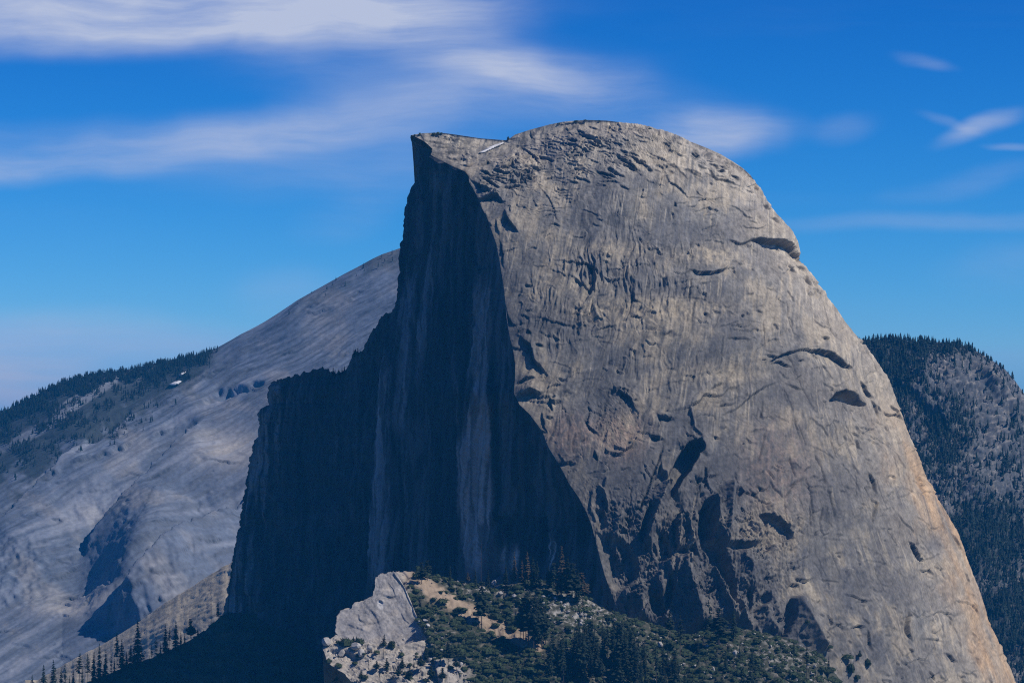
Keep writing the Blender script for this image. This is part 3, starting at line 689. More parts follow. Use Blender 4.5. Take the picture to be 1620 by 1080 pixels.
def sheer_face():
    nv, nu = 380, 260
    py = np.concatenate([np.linspace(214.5, 278, 50), np.linspace(278, BASE, nv - 50 + 1)[1:]])
    bx = np.interp(py, np.maximum.accumulate(brink[:, 1]) + np.arange(len(brink)) * 1e-6, brink[:, 0])
    YE = np.where(py < 278, 4185 + (4450 - 4185) * (741 - bx) / 91, lut(BRINK_Y, py))
    lx = np.minimum(lut(LEFT, py), bx - .5); YL = 4470.0
    u = np.concatenate([[-.22, -.1, -.04], np.linspace(0, 1, nu)])
    U = u[None, :]
    # sagging plan line: the wall is slightly hollow, with a bowl at its foot
    PX = lx[:, None] + (bx - lx)[:, None] * np.clip(U, 0, 1) + np.minimum(U, 0) * -60
    Y = YL + (YE[:, None] - YL) * np.clip(U, 0, 1) - np.minimum(U, 0) * 700
    PY = np.repeat(py[:, None], len(u), 1)
    P = world(PX, PY, Y)
    n = face_viewer(grid_normals(P), P)
    r = Relief(PX, PY, 1.0, 70)
    RG, L, PL = r.ridge, r.ledge, r.poly
    # pillars and corners
    L([(690, 560), (692, 650), (700, 760), (705, 900)], 5, 30); L([(738, 600), (730, 700), (724, 790), (722, 880)], 9, 45); L([(778, 860), (782, 700), (778, 560), (770, 450)], 9, 40)
    RG([(640, 470), (625, 650), (608, 820), (598, 960)], 7, 6); RG([(660, 420), (650, 600), (640, 760)], 6, 4); RG([(752, 540), (750, 620), (752, 670)], 5, 4); L([(742, 545), (744, 660), (748, 690)], 5, 8)
    L([(708, 300), (712, 420), (706, 520)], 5, 22); L([(735, 330), (742, 430), (760, 520)], 4, 20); L([(770, 840), (785, 818), (805, 820)], 10, 25); L([(748, 905), (748, 870), (760, 852)], 7, 12)
    PL([(800, 822), (812, 812), (806, 840), (795, 900), (778, 915), (776, 880), (785, 845)], -12, 8)
    L([(828, 780), (840, 800), (848, 840), (846, 870)], 7, 18); L([(850, 760), (862, 775), (885, 778)], 6, 12); RG([(825, 770), (835, 800), (846, 830)], 5, -6); RG([(850, 800), (860, 840), (880, 870)], 6, 6)
    L([(660, 240), (672, 250), (690, 262), (712, 278)], 6, 12)
    PL([(652, 232), (668, 240), (668, 300), (655, 330), (652, 300)], -5, 5)
    H = r.get()
    wob = 7 * fbm(PX / 70, PY / 120, 2, 71)
    H += saw((PX + wob + .05 * PY) / 15 + .8 * fbm(PX / 30, PY / 160, 3, 75), .15) * 4.0 + saw(-(PX + .06 * PY) / 7 + 1.2 * fbm(PX / 20, PY / 90, 3, 76), .2) * 1.6 + saw(PY / 46 + 2.5 * fbm(PX / 25, PY / 60, 3, 77), .04) * 2.0
    H += 1.6 * ridged((PX + wob + .05 * PY) / 16, PY / 420, 4, 73) + 5 * fbm(PX / 45, PY / 260, 2, 78) + 1.1 * fbm(PX / 6, PY / 22, 3, 80)
    bowl = np.exp(-(((PX - 880) / 75) ** 2 + ((PY - 850) / 120) ** 2))
    H -= 26 * bowl
    edge = sstep(0, .05, 1 - U) * sstep(-.02, .02, U + .02)
    P2 = P + n * (H * edge * sstep(214, 262, PY))[..., None]
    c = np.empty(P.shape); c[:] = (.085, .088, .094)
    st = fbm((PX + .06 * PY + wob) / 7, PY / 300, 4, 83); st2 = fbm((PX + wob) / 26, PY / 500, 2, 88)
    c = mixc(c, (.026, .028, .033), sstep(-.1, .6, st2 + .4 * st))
    st3 = fbm((PX + .06 * PY) / 2.6, PY / 240, 3, 89, .6)
    def strip(pts, w0):
        cx = lut(pts, PY); y0, y1 = pts[0][0], pts[-1][0]
        return sstep(w0 * 1.10, w0 * .90, np.abs(PX - cx + 2.2 * st3 + 2 * st)) * sstep(y0, y0 + 50, PY + 30 * st) * sstep(y1, y1 - 50, PY)
    c = mixc(c, (.47, .40, .375), strip([(600, 758), (700, 755), (860, 757), (930, 765)], 24) * .78)
    c = mixc(c, (.38, .345, .325), strip([(430, 768), (560, 762), (680, 760)], 15) * .42)
    c = mixc(c, (.40, .37, .35), strip([(530, 722), (600, 722), (680, 724)], 5) * .7)
    c = mixc(c, (.29, .285, .285), strip([(520, 622), (650, 614), (800, 604), (940, 596)], 13) * .75)
    c = mixc(c, (.22, .225, .235), strip([(420, 650), (560, 640), (700, 628)], 12) * .7)
    c = mixc(c, (.22, .23, .24), strip([(380, 690), (480, 676), (600, 660)], 9) * .5)
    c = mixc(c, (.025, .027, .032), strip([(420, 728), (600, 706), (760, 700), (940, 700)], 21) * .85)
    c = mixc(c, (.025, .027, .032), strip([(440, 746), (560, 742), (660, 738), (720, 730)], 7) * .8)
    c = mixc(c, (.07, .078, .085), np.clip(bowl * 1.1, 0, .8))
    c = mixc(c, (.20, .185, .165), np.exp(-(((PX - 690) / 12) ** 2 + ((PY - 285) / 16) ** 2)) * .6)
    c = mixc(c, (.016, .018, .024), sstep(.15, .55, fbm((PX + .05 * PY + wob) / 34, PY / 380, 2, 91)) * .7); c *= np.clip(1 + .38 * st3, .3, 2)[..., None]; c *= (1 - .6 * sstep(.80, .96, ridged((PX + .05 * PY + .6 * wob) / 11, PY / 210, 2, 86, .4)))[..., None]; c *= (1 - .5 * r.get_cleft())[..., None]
    talus = np.clip(sum(np.exp(-(((PX - a) / w_) ** 2 + ((PY - b) / h_) ** 2) ** 2) for a, b, w_, h_ in ((786, 885, 3.5, 20), (806, 882, 5.5, 22), (855, 875, 5, 26))), 0, 1)
    c = mixc(c, (.60, .55, .50), talus * sstep(-.2, .25, st))
    c *= (1 + .22 * st)[..., None]
    sk = P2[-1:].copy(); sk[..., 2] = -1005
    return np.concatenate([P2, sk], 0), np.clip(np.concatenate([c, c[-1:]], 0), .015, .8)


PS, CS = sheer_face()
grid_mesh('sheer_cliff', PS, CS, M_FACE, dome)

# ------------------------------------------------------------------ the lower shadowed shoulder behind it
SHT = [(425, 606), (430, 603), (437, 602), (450, 597), (470, 592), (490, 587), (505, 581), (512, 583), (520, 585), (530, 590), (545, 586), (555, 567), (560, 553), (566, 557), (575, 551), (583, 532),
       (590, 520), (597, 514), (603, 500), (610, 496), (625, 494), (680, 470)]
SHL = [(596, 431), (603, 429), (625, 424), (640, 426), (648, 413), (655, 408), (671, 411), (690, 407), (705, 400), (730, 395), (760, 390), (800, 385), (840, 378), (880, 370), (930, 362), (970, 354), (1000, 348), (1060, 336), (1130, 322)]


def shoulder():
    nu, nv = 230, 260
    u = np.concatenate([[-.35, -.12], np.linspace(0, 1, nu)]); v = np.linspace(0, 1, nv) ** 1.1
    U, V = np.meshgrid(u, v)
    top_px = 428 + (670 - 428) * np.clip(u, 0, 1)
    top = lut(SHT, top_px) + 3.2 * fbm(top_px / 7, top_px * 0, 4, 93, .6)
    PY = top[None, :] + (BASE - top)[None, :] * V
    lx = lut(SHL, PY) + 2.6 * fbm(PY / 9, PY * 0 + 3, 4, 94, .6)
    PX = lx + (670 - lx) * np.clip(U, 0, 1) - np.minimum(U, 0) * 40
    Y = 4720 - 190 * np.clip(U, 0, 1) - np.minimum(U, 0) * 700 + 0 * V
    P = world(PX, PY, Y); n = face_viewer(grid_normals(P), P)
    r = Relief(PX, PY, 1.5, 95)
    r.ledge([(455, 600), (440, 640), (436, 760), (425, 900)], 10, 40); r.ledge([(470, 640), (480, 760), (470, 900)], -12, 50); r.ledge([(560, 640), (545, 720), (535, 850)], 8, 50)
    r.poly([(428, 608), (445, 606), (452, 618), (448, 628), (434, 622)], 6, 3); r.poly([(500, 600), (528, 596), (535, 615), (515, 628), (500, 620)], 6, 5)
    H = r.get()
    H += 6 * ridged(PX / 30, PY / 90, 4, 97) + 4 * fbm(PX / 12, PY / 20, 4, 101) + 8 * fbm(PX / 70, PY / 90, 2, 105)
    edge = sstep(0, .06, U) * sstep(0, .04, V)
    P2 = P + n * (H * (.15 + .85 * edge))[..., None]
    st = fbm((PX + .05 * PY) / 8, PY / 130, 4, 108)
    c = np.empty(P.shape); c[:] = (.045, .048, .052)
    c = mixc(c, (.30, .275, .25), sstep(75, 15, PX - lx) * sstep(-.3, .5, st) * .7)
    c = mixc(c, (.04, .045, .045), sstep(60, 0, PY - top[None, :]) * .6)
    c = mixc(c, (.34, .29, .24), np.exp(-(((PX - 442) / 8) ** 2 + ((PY - 616) / 9) ** 2)) * .8)
    c = mixc(c, (.09, .095, .1), sstep(.1, .8, fbm(PX / 30, PY / 40, 4, 111)) * .5)
    st5 = fbm((PX + .04 * PY) / 4, PY / 190, 3, 114, .6); c *= np.clip(1 + .25 * st + .6 * st5, .2, 2.2)[..., None]
    bk = P2[:1].copy(); bk[..., 1] += 150; bk[..., 2] -= 30
    sk = P2[-1:].copy(); sk[..., 2] = -1005
    return np.concatenate([bk, P2, sk], 0), np.clip(np.concatenate([c[:1], c, c[-1:]], 0), .015, .8)


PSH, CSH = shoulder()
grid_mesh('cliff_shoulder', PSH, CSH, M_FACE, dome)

# ------------------------------------------------------------------ far slab mountain on the left
RIDGE = [(-160, 750), (-60, 690), (0, 655), (25, 640), (50, 628), (75, 615), (100, 604), (125, 597), (150, 591), (200, 585), (240, 576), (270, 569), (300, 563), (330, 556), (345, 549), (365, 538), (380, 529), (392, 523),
         (402, 518), (420, 508), (445, 492), (470, 475), (495, 461), (520, 447), (545, 433), (570, 420), (590, 409), (605, 402), (620, 397), (640, 390), (700, 372), (800, 352), (900, 350)]


def far_mountain():
    nu, nv = 420, 380
    u = np.linspace(-150, 860, nu); v = np.linspace(0, 1, nv)
    top = lut(RIDGE, u)
    U, V = np.meshgrid(u, v)
    PX = U
    ker = np.exp(-np.linspace(-2, 2, 81) ** 2); ts = np.convolve(np.pad(top, 40, 'edge'), ker / ker.sum(), 'valid')
    te = top[None, :] + (ts - top)[None, :] * sstep(.01, .16, V)
    PY = te + (1180 - te) * V ** 1.05
    Y = 9200 - (9200 - 6700) * V ** .85 - 260 * np.sin(np.clip((U - 100) / 500, 0, 1) * np.pi) * V
    P = world(PX, PY, Y); n = face_viewer(grid_normals(P), P)
    r = Relief(PX, PY, 3.5, 120)
    L, RG, PL = r.ledge, r.ridge, r.poly
    # spurs and gullies that run down to the left; the left sides fall away from the sun
    def spur(pts, h, D): L(pts, h, D, w=8, taper=.2)
    spur([(330, 660), (270, 720), (200, 790), (150, 830), (120, 880)], 55, 90)
    spur([(420, 760), (370, 830), (320, 880), (260, 940), (180, 1010)], 60, 70)
    spur([(300, 860), (270, 905), (215, 950), (175, 985)], 40, 40)
    spur([(130, 690), (80, 740), (20, 800), (-30, 850)], 35, 90)
    L([(262, 770), (245, 815), (226, 862), (205, 910), (188, 960), (170, 1010)], [10, 80, 165, 185, 130, 20], 160, w=100, taper=.12, split=.5)
    L([(375, 810), (345, 848), (290, 905), (235, 955), (180, 1010)], [40, 80, 90, 70, 20], 60, w=42, taper=.1, split=.5)
    L([(70, 940), (110, 940), (150, 937), (210, 938)], -22, 30, w=4)
    PL([(320, 628), (345, 612), (390, 604), (415, 598), (400, 615), (350, 632), (328, 640)], -26, 10)
    PL([(130, 680), (165, 655), (205, 640), (190, 665), (160, 690), (135, 698)], -24, 12)
    for x0, y0, k in ((110, 735, 14), (170, 712, 14), (230, 690, 12), (140, 725, 12), (60, 760, 12), (250, 640, 10)):
        L([(x0, y0), (x0 + 20, y0 - 9), (x0 + 45, y0 - 20)], k, 12, w=3)
    rng = random.Random(8)
    for q in range(150):
        x0, y0 = rng.uniform(-20, 640), rng.uniform(430, 1060)
        if y0 < lut(RIDGE, x0) + 8: continue
        sl = -rng.uniform(.4, .75) if y0 < 720 else rng.uniform(-.8, .1)
        n_ = rng.uniform(25, 100); c_ = 1 / math.hypot(1, sl)
        L([(x0, y0), (x0 + n_ * c_ * .5, y0 + n_ * c_ * sl * .5 + rng.uniform(-3, 3)), (x0 + n_ * c_, y0 + n_ * c_ * sl)], rng.uniform(2, 7), rng.uniform(3, 8), w=1.3, taper=.4)
    H = r.get()
    wob = 6 * fbm(PX / 120, PY / 120, 2, 125)
    across = PX * .50 + PY * .866 + wob; along_ = PX * .866 - PY * .50
    up = sstep(780, 640, PY + .35 * (PX - 300))
    m1 = sstep(-.2, .5, fbm(PX / 60, PY / 45, 3, 126)); m2 = sstep(-.1, .5, fbm(PX / 45, PY / 40, 3, 127))
    H += saw(across / 15 + .55 * fbm(along_ / 260, across / 60, 3, 128), .10) * (1.0 + 6.0 * m1) * (.45 + .55 * up)
    H += saw(across / 6.5 + .5 * fbm(along_ / 180, across / 30, 3, 129), .15) * 2.0 * m2
    H += saw((PY * .9 + PX * .25) / 26 + 1.0 * fbm(PX / 110, PY / 50, 4, 133), .06) * 4.0 * (1 - up) * m1
    H += 26 * fbm(across / 150, along_ / 520, 2, 138) + .5 * fbm(PX / 6, PY / 5, 2, 142)
    knob = np.exp(-(((PX - 30) / 55) ** 2 + ((PY - 900) / 60) ** 2) ** 2)
    H += knob * (4.5 * ridged(PX / 26, PY / 24, 4, 146, .6))
    H = H * sstep(0, .035, V)
    P2 = P + n * H[..., None]
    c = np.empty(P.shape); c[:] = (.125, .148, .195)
    pa = fbm(PX / 80, PY / 60, 4, 150); li = fbm(across / 9, along_ / 90, 4, 155)
    c = mixc(c, (.24, .23, .225), sstep(.05, .7, pa) * .6)
    c = mixc(c, (.085, .095, .115), sstep(-.05, .55, li - .3 * pa) * .75)
    li2 = fbm(across / 3.2, along_ / 46, 3, 158); c *= (1 + .5 * li2 * (.4 + .6 * up))[..., None]
    wood = sstep(60, 20, PY - top[None, :] - 25 * fbm(PX / 35, PY / 22, 3, 160) - 70 * sstep(330, 60, PX) * (1 + .6 * pa)) * sstep(360, 300, PX)
    wood = np.maximum(wood, sstep(26, 10, PY - top[None, :]) * sstep(400, 650, PX) * .6 * sstep(-.3, .3, pa))
    c = mixc(c, (.022, .030, .028), np.clip(wood, 0, .85))
    c = mixc(c, (.52, .47, .40), np.clip(np.exp(-((PX - 365) / 55) ** 2 - ((PY - 715) / 32) ** 2) + np.exp(-((PX - 140) / 30) ** 2 - ((PY - 795) / 14) ** 2) + np.exp(-((PX - 130) / 75) ** 2 - ((PY - 960) / 18) ** 2), 0, 1) * .6)
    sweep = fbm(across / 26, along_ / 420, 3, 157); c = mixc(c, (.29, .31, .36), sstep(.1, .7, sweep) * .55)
    c *= (1 + .18 * li)[..., None]; c *= (1 - .5 * r.get_cleft())[..., None]
    bk = P2[:1].copy(); bk[..., 1] += 700; bk[..., 2] -= 350
    sk = P2[-1:].copy(); sk[..., 2] = -1005; sk[..., 1] -= 300
    return np.concatenate([bk, P2, sk], 0), np.clip(np.concatenate([c[:1], c, c[-1:]], 0), .02, .8)


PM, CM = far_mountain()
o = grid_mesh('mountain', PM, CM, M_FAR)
tag(o, 'bare bluish slab mountain rising behind the sheer cliff, forest along its lower ridge', 'mountain', kind='structure')

# ------------------------------------------------------------------ forested hill behind the right flank
RHILL = [(1250, 560), (1330, 545), (1365, 541), (1400, 538), (1440, 540), (1480, 541), (1500, 541), (1530, 548), (1550, 558), (1570, 570), (1590, 584), (1605, 601), (1620, 622), (1650, 668), (1700, 730), (1800, 830), (1900, 900), (2050, 985), (2250, 1080)]


def right_hill():
    nu, nv = 300, 360
    u = np.concatenate([np.linspace(1250, 1660, 280), np.linspace(1665, 2250, 60)]); v = np.linspace(0, 1, nv)
    top = lut(RHILL, u); U, V = np.meshgrid(u, v)
    PX = U; PY = top[None, :] + (1190 - top)[None, :] * V
    Y = 6700 - 1000 * V ** .9 + .9 * np.clip(U - 1500, 0, 300) * (1 - V)
    P = world(PX, PY, Y); n = face_viewer(grid_normals(P), P)
    r = Relief(PX, PY, 3.0, 170)
    r.ledge([(1560, 735), (1540, 712), (1515, 687), (1490, 662), (1465, 645), (1440, 625), (1410, 600), (1390, 582)], -16, 40, w=6, taper=.1)
    r.ledge([(1520, 560), (1545, 590), (1570, 625), (1600, 660)], 22, 30, w=4); r.ledge([(1560, 600), (1590, 640), (1620, 690)], 18, 26, w=4)
    rng = random.Random(12)
    for q in range(260):
        x0, y0 = rng.uniform(1380, 1640), rng.uniform(550, 1080); sl = rng.uniform(-.2, .9); n_ = rng.uniform(6, 26); c_ = 1 / math.hypot(1, sl)
        r.ledge([(x0, y0), (x0 + n_ * c_, y0 + n_ * c_ * sl)], rng.uniform(3, 11), rng.uniform(4, 9), w=1.4, taper=.3)
    H = r.get() + 26 * fbm(PX / 70, PY / 80, 3, 172) + 8 * saw(PY / 11 - .35 * PX / 11 + 2.2 * fbm(PX / 26, PY / 18, 4, 176), .12) + 3 * ridged(PX / 14, PY / 12, 3, 179) + 2 * fbm(PX / 5, PY / 4, 3, 181)
    P2 = P + n * (H * sstep(0, .04, V))[..., None]
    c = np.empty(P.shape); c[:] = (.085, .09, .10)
    pa = fbm(PX / 40, PY / 34, 4, 185); fi = fbm(PX / 7, PY / 5, 4, 190)
    c = mixc(c, (.28, .25, .22), sstep(.15, .75, fi + .3 * pa) * .7)
    dark = forest_density(PX, PY) * .85
    c = mixc(c, (.028, .035, .034), np.clip(dark + .6 * sstep(.1, .6, -fi) * sstep(.2, -.3, pa), 0, .95))
    bk = P2[:1].copy(); bk[..., 1] += 500; bk[..., 2] -= 200
    sk = P2[-1:].copy(); sk[..., 2] = -1005; sk[..., 1] -= 150
    return np.concatenate([bk, P2, sk], 0), np.clip(np.concatenate([c[:1], c, c[-1:]], 0), .02, .8)


def forest_density(px, py):
    px = np.asarray(px, float); py = np.asarray(py, float)
    top = lut(RHILL, px)
    d = sstep(1500, 1420, px + .35 * (py - 540)) * sstep(720, 620, py) + sstep(28, 8, py - top) * sstep(1560, 1500, px)
    d = d + np.exp(-(((px - 1570) / 85) ** 2 + ((py - 850) / 55) ** 2) ** 2) + np.exp(-(((px - 1600) / 70) ** 2 + ((py - 985) / 55) ** 2) ** 2) + .7 * np.exp(-(((px - 1500) / 32) ** 2 + ((py - 690) / 45) ** 2))
    d = d + .35 * sstep(-.1, .5, fbm(px / 30, py / 40, 3, 195)) * sstep(600, 680, py)
    return np.clip(d, 0, 1)


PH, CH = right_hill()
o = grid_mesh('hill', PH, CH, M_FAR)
tag(o, 'rocky blue hill with scattered pines behind the right flank of the dome', 'hill', kind='structure')

# ------------------------------------------------------------------ pale granite apron at the lower left, in the sun
APR = [(60, 1075), (120, 1040), (160, 1020), (200, 996), (230, 976), (262, 952), (300, 930), (330, 910), (352, 897), (368, 888), (400, 868), (440, 845)]


def apron():
    u = np.linspace(40, 450, 150); v = np.linspace(0, 1, 110); top = lut(APR, u) + 1.2 * fbm(u / 12, u * 0, 3, 200)
    U, V = np.meshgrid(u, v); PX = U; PY = top[None, :] + 150 * V
    Y = 5650 - 330 * V + .5 * (450 - U)
    P = world(PX, PY, Y); n = face_viewer(grid_normals(P), P)
    ac = PX * .5 + PY * .87; al = PX * .87 - PY * .5
    wob = 5 * fbm(PX / 40, PY / 40, 2, 201)
    H = saw((ac + wob) / 9 + .9 * fbm(al / 60, ac / 20, 4, 203), .14) * 1.6 * sstep(-.3, .4, fbm(PX / 40, PY / 30, 2, 205)) + .8 * fbm(PX / 6, PY / 6, 3, 207) + 5 * fbm(al / 160, ac / 50, 2, 210)
    P2 = P + n * (H * sstep(0, .06, V))[..., None]
    st = fbm((ac + wob) / 5, al / 60, 4, 212)
    c = np.empty(P.shape); c[:] = (.46, .39, .28)
    c = mixc(c, (.25, .22, .17), sstep(.05, .6, st) * .7); c = mixc(c, (.46, .40, .30), sstep(0, .6, -st) * .5)
    bk = P2[:1].copy(); bk[..., 1] += 300; bk[..., 2] -= 200
    sk = P2[-1:].copy(); sk[..., 2] = -1005
    return np.concatenate([bk, P2, sk], 0), np.clip(np.concatenate([c[:1], c, c[-1:]], 0), .02, .8)


PA, CA = apron()
o = grid_mesh('granite_apron', PA, CA, M_DOME)
tag(o, 'sunlit tan granite slope slanting down to the left of the shadowed cliff', 'rock slope', kind='structure')

# ------------------------------------------------------------------ dark wooded talus in the shade under the cliff
TAL = [(-40, 1135), (0, 1122), (60, 1100), (100, 1092), (150, 1074), (200, 1054), (250, 1036), (280, 1022), (300, 1012), (325, 996), (345, 978), (360, 968), (400, 972), (450, 1000), (520, 1040), (600, 1060), (700, 1070)]


def talus_slope():
    u = np.linspace(-40, 700, 220); v = np.linspace(0, 1, 90); top = lut(TAL, u) + 2.0 * fbm(u / 9, u * 0 + 5, 3, 220)
    U, V = np.meshgrid(u, v); PX = U; PY = top[None, :] + (1250 - top)[None, :] * V
    Y = 4330 - 300 * V
    P = world(PX, PY, Y); n = face_viewer(grid_normals(P), P)
    H = 6 * fbm(PX / 22, PY / 14, 4, 222) + 2.0 * fbm(PX / 5, PY / 4, 3, 226)
    P2 = P + n * (H * sstep(0, .1, V))[..., None]
    pa = fbm(PX / 12, PY / 8, 4, 228)
    c = np.empty(P.shape); c[:] = (.045, .055, .035); c = mixc(c, (.12, .115, .09), sstep(.2, .8, pa) * .6)
    bk = P2[:1].copy(); bk[..., 1] += 120; bk[..., 2] -= 120
    sk = P2[-1:].copy(); sk[..., 2] = -1005
    return np.concatenate([bk, P2, sk], 0), np.clip(np.concatenate([c[:1], c, c[-1:]], 0), .02, .8)


PT, CT = talus_slope()
o = grid_mesh('wooded_slope', PT, CT, M_SLOPE)
tag(o, 'dark shaded slope with pines at the foot of the sheer cliff', 'slope', kind='structure')

# ------------------------------------------------------------------ sunny hillside in front of the dome
HTOP = [(505, 1025), (512, 1019), (530, 1006), (560, 985), (590, 945), (612, 915), (622, 905), (640, 903), (660, 905), (700, 915), (730, 922), (760, 928), (800, 925), (840, 917), (870, 919), (900, 928), (930, 947), (960, 965), (1000, 977),
        (1040, 990), (1085, 1004), (1110, 1001), (1140, 994), (1180, 995), (1215, 1002), (1250, 1013), (1290, 1031), (1310, 1051), (1330, 1075), (1360, 1110), (1400, 1150)]
RIM = [(895, 618), (903, 622), (918, 634), (939, 645), (964, 655), (987, 666), (1004, 678), (1060, 690), (1100, 700), (1200, 720)]
HLEFT = [(1000, 505), (1020, 507), (1032, 513), (1050, 520), (1065, 545), (1080, 560), (1110, 590), (1200, 640)]
SAND = [(640, 908), (672, 925), (700, 945), (722, 958), (752, 973), (790, 990), (825, 1008), (850, 1020)]


def dist_line(px, py, pts):
    p = np.array(pts, float); best = np.full(np.shape(px), 1e9)
    for i in range(len(p) - 1):
        d = p[i + 1] - p[i]; t_ = np.clip(((px - p[i, 0]) * d[0] + (py - p[i, 1]) * d[1]) / (d @ d), 0, 1)
        best = np.minimum(best, np.hypot(px - p[i, 0] - t_ * d[0], py - p[i, 1] - t_ * d[1]))
    return best


def hill_zones(px, py):
    px = np.asarray(px, float); py = np.asarray(py, float)
    w = 4 * fbm(px / 16, py / 9, 3, 240)
    sand = sstep(17, 9, dist_line(px, py, SAND) + w * 1.2)
    rock = sstep(690, 650, px - .55 * (py - 1010) + 3 * w) * sstep(985, 1005, py + w) + sstep(655, 630, px) * sstep(1000, 990, py)
    rock = rock + .9 * np.exp(-(((px - 715) / 30) ** 2 + ((py - 1065) / 26) ** 2) ** 2)
    rubble = np.exp(-(((px - 900) / 70) ** 2 + ((py - 965) / 30) ** 2)) + np.exp(-(((px - 770) / 50) ** 2 + ((py - 928) / 12) ** 2)) + .6 * np.exp(-(((px - 1230) / 70) ** 2 + ((py - 1045) / 28) ** 2))
    return np.clip(sand, 0, 1), np.clip(rock, 0, 1), np.clip(rubble, 0, 1)


def hillside():
    nu, nv = 460, 230
    u = np.linspace(0, 1, nu); v = np.linspace(0, 1, nv)
    U, V = np.meshgrid(u, v)
    px_top = 622 + (1400 - 622) * u
    top = lut(HTOP, px_top) + 1.5 * fbm(px_top / 9, px_top * 0 + 1, 3, 245)
    PY = top[None, :] + (1200 - top)[None, :] * V ** 1.1
    PX = np.where(U < .3, lut(RIM, PY) + (U / .3) * (px_top[int(.3 * nu)] - lut(RIM, PY)), px_top[None, :])
    yt = lut([(505, 3660), (620, 3745), (760, 3790), (960, 3800), (1100, 3800), (1250, 3780), (1400, 3740)], px_top)
    Y = yt[None, :] - (yt[None, :] - 3400) * V ** .92
    P = world(PX, PY, Y); n = face_viewer(grid_normals(P), P)
    sand, rock, rub = hill_zones(PX, PY)
    r = Relief(PX, PY, 2.0, 250)
    rng = random.Random(3)
    H = r.get() * rock + 5 * fbm(PX / 40, PY / 22, 3, 252) + 1.6 * fbm(PX / 8, PY / 5, 3, 256) * (1 - .8 * sand) + 1.6 * rock * ridged(PX / 14, PY / 10, 4, 260)
    P2 = P + n * (H * sstep(0, .08, V))[..., None]
    pa = fbm(PX / 9, PY / 5, 4, 265)
    c = np.empty(P.shape); c[:] = (.05, .052, .034)
    c = mixc(c, (.17, .15, .12), sstep(.15, .7, pa) * .6)
    c = mixc(c, (.33, .31, .28), np.clip(rub * sstep(-.1, .5, pa), 0, 1) * .8)
    c = mixc(c, (.31, .235, .165), sand * (.9 * sstep(-.75, -.1, pa + .5)))
    c = mixc(c, (.34, .305, .26), rock)
    c = mixc(c, (.19, .18, .165), rock * sstep(0, .8, pa) * .6)
    c *= (1 + .12 * pa)[..., None]
    bk = P2[:1].copy(); bk[..., 1] += 90; bk[..., 2] -= 70
    sk = P2[-1:].copy(); sk[..., 2] = -1005; sk[..., 1] -= 80
    Q = np.concatenate([bk, P2, sk], 0); C = np.concatenate([c[:1], c, c[-1:]], 0)
    ce = Q[:, :1].copy(); ce[..., 1] += 120; ce[..., 2] -= 120
    Q = np.concatenate([ce, Q], 1); C = np.concatenate([C[:, :1] * .8, C], 1)
    return Q, np.clip(C, .02, .8)


PHL, CHL = hillside()
o = grid_mesh('hillside', PHL, CHL, M_SLOPE)
tag(o, 'shrubby slope with sand patches and pale ledges below the dome', 'hillside', kind='structure')


